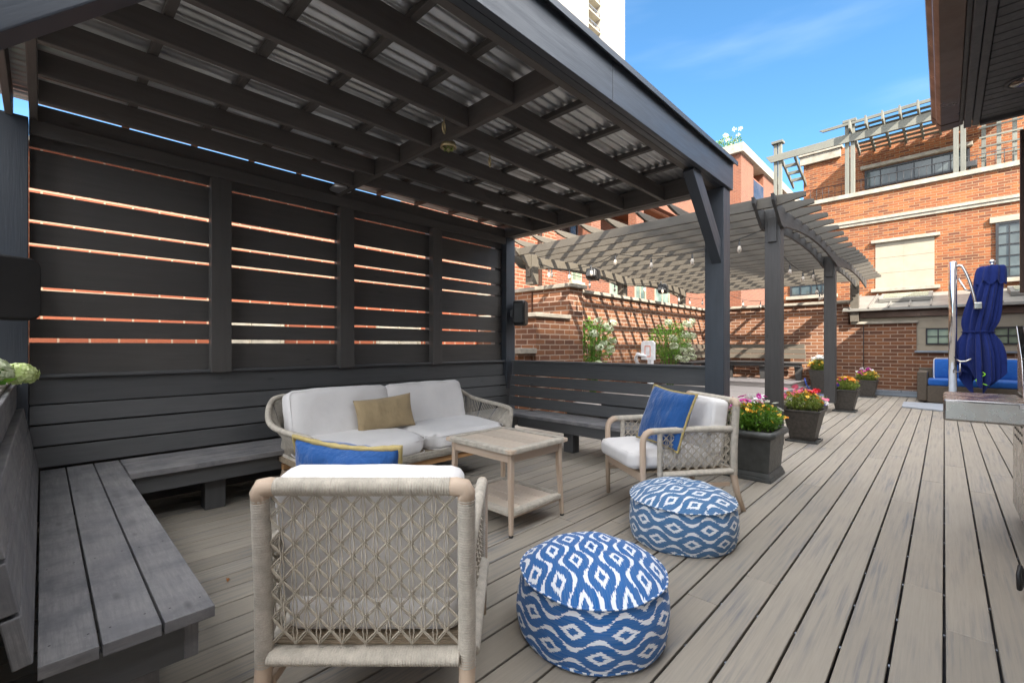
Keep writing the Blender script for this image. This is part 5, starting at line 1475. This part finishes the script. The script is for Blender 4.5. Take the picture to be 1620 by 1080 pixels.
# ================================================================== UMBRELLA, FAR SOFA, GRILL
um = thing('cantilever_umbrella', 'tall chrome pole umbrella folded into a blue canopy, tied at the waist', 'umbrella', (12.2, -0.12, 0))
MB().lathe([(0.062, 0), (0.062, 2.80), (0.05, 2.815)], (0, 0, 0.02), 24).build('pole', 'chrome', um)
arm = smooth([Vector(p) for p in ((0, -0.05, 2.74), (-0.02, -0.13, 2.72), (-0.06, -0.22, 2.45), (-0.09, -0.28, 2.15), (-0.10, -0.31, 1.93))], 6)
MB().tube(arm, 0.024, 8).build('arm', 'steel', um)
MB().tube([(0, -0.08, 2.5), (-0.05, -0.17, 2.28), (-0.08, -0.26, 2.24)], 0.018, 8).build('strut', 'steel', um)
MB().box((-0.13, -0.39, 1.90), (-0.06, -0.28, 2.02)).build('bracket', 'steel', um, 0.01)
cx0, cy0 = 0.15, -0.53
N = 160; rows = []
prof = [(0.150, 2.70), (0.158, 2.62), (0.170, 2.48), (0.185, 2.30), (0.20, 2.10), (0.212, 1.92), (0.218, 1.75), (0.212, 1.62), (0.196, 1.52), (0.190, 1.475), (0.200, 1.43), (0.225, 1.34), (0.255, 1.22), (0.275, 1.08), (0.285, 0.94), (0.28, 0.80), (0.27, 0.66)]
vs = []; fs = []
fold = []
for k in range(N):
    a = 2 * PI * k / N
    fold.append(1.0 * (abs(math.sin(4.5 * a + 0.9 * math.sin(2 * a))) ** 0.7 * 2 - 1.5) + 0.55 * (abs(math.sin(8 * a + 1.5 * math.sin(3 * a))) - 0.6) + 0.2 * math.cos(21 * a + 1))
for i, (r, z) in enumerate(prof):
    f = (2.70 - z) / 2.04
    for k in range(N):
        a = 2 * PI * k / N
        amp = 0.08 + 0.30 * min(1, f * 2.2) * (1 + 0.5 * max(0, f - 0.6))
        if 1.42 < z < 1.56: amp *= 0.45
        k3 = int(k + 3 * math.sin(z * 1.1)) % N
        q = r * (1 + amp * (fold[k] * 0.75 + fold[k3] * 0.25) + 0.05 * noise.noise(Vector((math.cos(a) * 2, math.sin(a) * 2, z * 2.2))))
        dz = 0
        if z < 1.34: dz = (1.34 - z) * (0.34 * math.cos(2 * a + 2.4) + 0.16 * fold[k] + 0.12 * math.cos(5 * a))
        lx = cx0 - 0.02 * f; ly = cy0 + 0.19 * min(1, f * 1.7) - 0.07 * max(0, f - 0.6)
        vs.append((lx + q * math.cos(a) * 0.8, ly + q * math.sin(a), z + dz))
for i in range(len(prof) - 1):
    for k in range(N):
        k2 = (k + 1) % N; fs.append((i * N + k, (i + 1) * N + k, (i + 1) * N + k2, i * N + k2))
fs.append(tuple(range(N)))
MB().add(vs, fs, None, 0, 0.5, True).build('canopy', 'navy', um, 0, False, sub=1)
vs = []; fs = []
for i, (e, z) in enumerate(((0.0, 2.705), (0.012, 2.69), (0.03, 2.56), (0.035, 2.44))):
    for k in range(N):
        a = 2 * PI * k / N; r = (0.155 + e + (0.015 if i else 0)) * (1 + 0.09 * math.cos(9 * a))
        zz = z - (0.09 * abs(math.cos(4 * a)) if i == 3 else 0)
        vs.append((cx0 + r * math.cos(a) * 0.85, cy0 + 0.01 * i + r * math.sin(a), zz))
for i in range(3):
    for k in range(N):
        k2 = (k + 1) % N; fs.append((i * N + k, (i + 1) * N + k, (i + 1) * N + k2, i * N + k2))
MB().add(vs, fs, None, 0, 0.5, True).build('top_valance', 'navy', um, 0, False, sub=1)
MB().sphere((cx0, cy0, 2.79), 0.05, 14, 8, 0, (1, 1, 0.8)).tube([(cx0, cy0, 2.70), (cx0, cy0, 2.78)], 0.03, 10).build('finial', 'chrome', um)
MB().tube([(cx0 - 0.01 + 0.215 * math.cos(a * PI / 16) * 0.82, cy0 + 0.185 + 0.215 * math.sin(a * PI / 16), 1.475) for a in range(32)], 0.02, 6, closed=True, flat=0.5).build('tie_strap', 'navy', um)
MB().tube([(cx0 - 0.1, cy0 + 0.1, 0.80), (cx0 - 0.12, cy0 + 0.05, 0.55)], 0.022, 8).build('mast_end', 'steel', um)
MB().tube([(-0.09, -0.05, 0.95), (-0.11, -0.1, 0.91), (-0.12, -0.18, 0.92), (-0.13, -0.25, 0.97)], 0.015, 8).tube([(-0.08, 0.0, 0.7), (-0.08, -0.10, 0.72), (-0.1, -0.10, 0.93)], 0.012, 6).build('crank_handle', 'steel', um)
MB().tube(smooth([Vector(p) for p in ((cx0 - 0.2, cy0 + 0.2, 0.75), (cx0 - 0.22, cy0 + 0.1, 0.68), (cx0 - 0.2, cy0 + 0.22, 0.56), (cx0 - 0.22, cy0 + 0.05, 0.47))], 6), 0.009, 6).build('loose_cord', 'limecord', um)
pad = MB().prism([(11.68, 0.60), (12.6, 0.62), (12.75, -0.6), (11.9, -0.75), (11.45, -0.25), (11.42, 0.05)], (0, 0, 0.004), X_, Y_, Z_, 0.032).build('umbrella_base_plate', 'pad', None, 0.006)
tag(pad, 'flat angular grey base plate on the deck under the folded umbrella', 'base plate')

s2 = thing('wicker_sofa', 'dark wicker sofa with bright blue piped cushions behind the umbrella', 'sofa', (13.45, -0.5, 0))
v2 = lambda name, mb, mat, bev=0.008: mb.build(name, mat, s2, bev, True)
v2('arm', MB().box((13.02, 0.26, 0.04), (13.85, 0.42, 0.66)), 'wicker', 0.02)
v2('arm', MB().box((13.02, -1.62, 0.04), (13.85, -1.46, 0.66)), 'wicker', 0.02)
v2('base', MB().box((12.96, -1.458, 0.02), (13.85, 0.258, 0.37)), 'wicker', 0.015)
v2('back', MB().box((13.86, -1.62, 0.04), (14.02, 0.42, 0.72)), 'wicker', 0.02)
cushion(0.84, 1.70, 0.13, 10, 0.015, 0.03, 'bluesofa', 'seat_cushion', s2, (-0.06, -0.10, 0.44), (0, 0, 0), 41)
for yy in (0.27, -0.68):
    o = cushion(0.80, 0.46, 0.16, 10, 0.03, 0.04, 'bluesofa', 'back_cushion', s2, (0.24, yy, 0.70), (rad(78), 0, rad(-90)), 42, piping=False)
    m = MB(); pts = []
    for cx, cy, a0 in ((1, 1, 0), (-1, 1, 90), (-1, -1, 180), (1, -1, 270)):
        for k in range(4): q = rad(a0 + 30 * k); pts.append((cx * 0.36 + 0.035 * math.cos(q), cy * 0.19 + 0.035 * math.sin(q), 0.07))
    m.tube(pts, 0.008, 5, closed=True).tube([(p[0], p[1], -0.07) for p in pts], 0.008, 5, closed=True); m.build('piping', 'white', o)
cushion(0.5, 0.5, 0.10, 8, 0.02, 0.03, 'bluesofa', 'footstool_cushion', s2, (-0.72, -1.0, 0.36), (0, 0, 0), 43)
v2('footstool', MB().box((12.50, -1.73, 0.02), (12.97, -1.28, 0.305)), 'wicker', 0.015)

gr = thing('gas_grill', 'stainless steel gas grill with side shelf cut off by the right edge', 'grill', (4.25, -0.65, 0))
gw = lambda name, mb, mat, bev=0.006: mb.build(name, mat, gr, bev, True)
gw('cabinet', MB().box((3.80, -0.70, 0.09), (4.77, -0.352, 0.84)), 'steel')
lv = MB()
for i in range(3):
    for k in range(5): lv.box((4.62 - k * 0.09 - 0.02, -0.3515, 0.70 - i * 0.05 - 0.012), (4.62 - k * 0.09 + 0.02, -0.349, 0.70 - i * 0.05))
gw('vent_slot', lv, 'black', 0)
gw('side_shelf', MB().box((3.87, -0.36, 0.742), (4.57, 0.005, 0.872)), 'steel', 0.012)
gw('shelf_clip', MB().box((3.862, -0.335, 0.84), (3.869, -0.31, 0.868)), 'chrome', 0.002)
gw('lid', MB().prism([(4.62, 0.875), (4.62, 1.20), (4.50, 1.31), (4.22, 1.31), (3.98, 1.12), (3.86, 0.90), (3.86, 0.875)], (0, -0.36, 0), X_, Z_, -Y_, 0.30), 'steel', 0.02)
gw('lid_trim', MB().beam((3.97, -0.34, 1.12), (4.22, -0.34, 1.32), 0.03, 0.02).beam((3.86, -0.34, 0.89), (3.965, -0.34, 1.115), 0.03, 0.02), 'chrome', 0.003)
gw('handle', MB().tube([(3.90, -0.36, 1.03), (3.90, -0.66, 1.03)], 0.018, 10).beam((3.90, -0.40, 1.03), (3.97, -0.40, 1.03), 0.02, 0.03), 'chrome', 0)
for x in (3.9, 4.66):
    cw = MB().lathe([(0.02, -0.014), (0.042, -0.014), (0.045, 0.0), (0.042, 0.014), (0.02, 0.014)], (0, 0, 0), 16)
    cw.v = [(x + a, -0.40 + c, 0.045 + b) for a, b, c in cw.v]
    gw('caster', cw, 'black', 0)
MB().tube([(x_, y_, z_) for x_, y_, z_ in ((3.2, -0.255, 0.12), (3.23, -0.262, 0.15), (3.26, -0.27, 0.12), (3.25, -0.268, 0.06), (3.21, -0.258, 0.05))], 0.010, 8, closed=True).build('gas_hose', 'black', gr, 0, True)

# ================================================================== SMALL THINGS
def deadleaf(x, y, rz, s, label):
    m = MB(); m.leafquad((0, 0, 0.004), (1, 0, 0.1), (0, 0.2, 1), s, s * 0.4); m.leafquad((0.0, 0.0, 0.006), (1, 0.3, 0.3), (0.2, -0.5, 1), s * 0.8, s * 0.3)
    o = m.build('fallen_leaf', 'deadleaf'); o.location = (x, y, 0.003); o.rotation_euler = (0, 0, rz)
    tag(o, label, 'leaf', 'dead leaves on the deck')
deadleaf(1.06, 3.35, 0.3, 0.085, 'long curled brown leaf on the deck near the bench leg')
deadleaf(0.88, 2.72, 2.2, 0.045, 'small rust coloured leaf on the deck in front of the bench')
deadleaf(0.66, 2.65, 1.2, 0.04, 'dark curled leaf on the deck below the worn bench')
deadleaf(0.90, 2.35, 0.7, 0.06, 'dry broken leaf lying just left of the near armchair')
o = MB().tube(smooth([Vector(p) for p in ((12.9, 2.45, 0.42), (12.7, 2.42, 0.40), (12.8, 2.36, 0.2), (13.2, 2.2, 0.012), (13.5, 2.0, 0.012))], 6), 0.012, 6).build('extension_cord', 'bluecord')
tag(o, 'blue cord trailing off the bench platform by the tall white planter', 'cord')
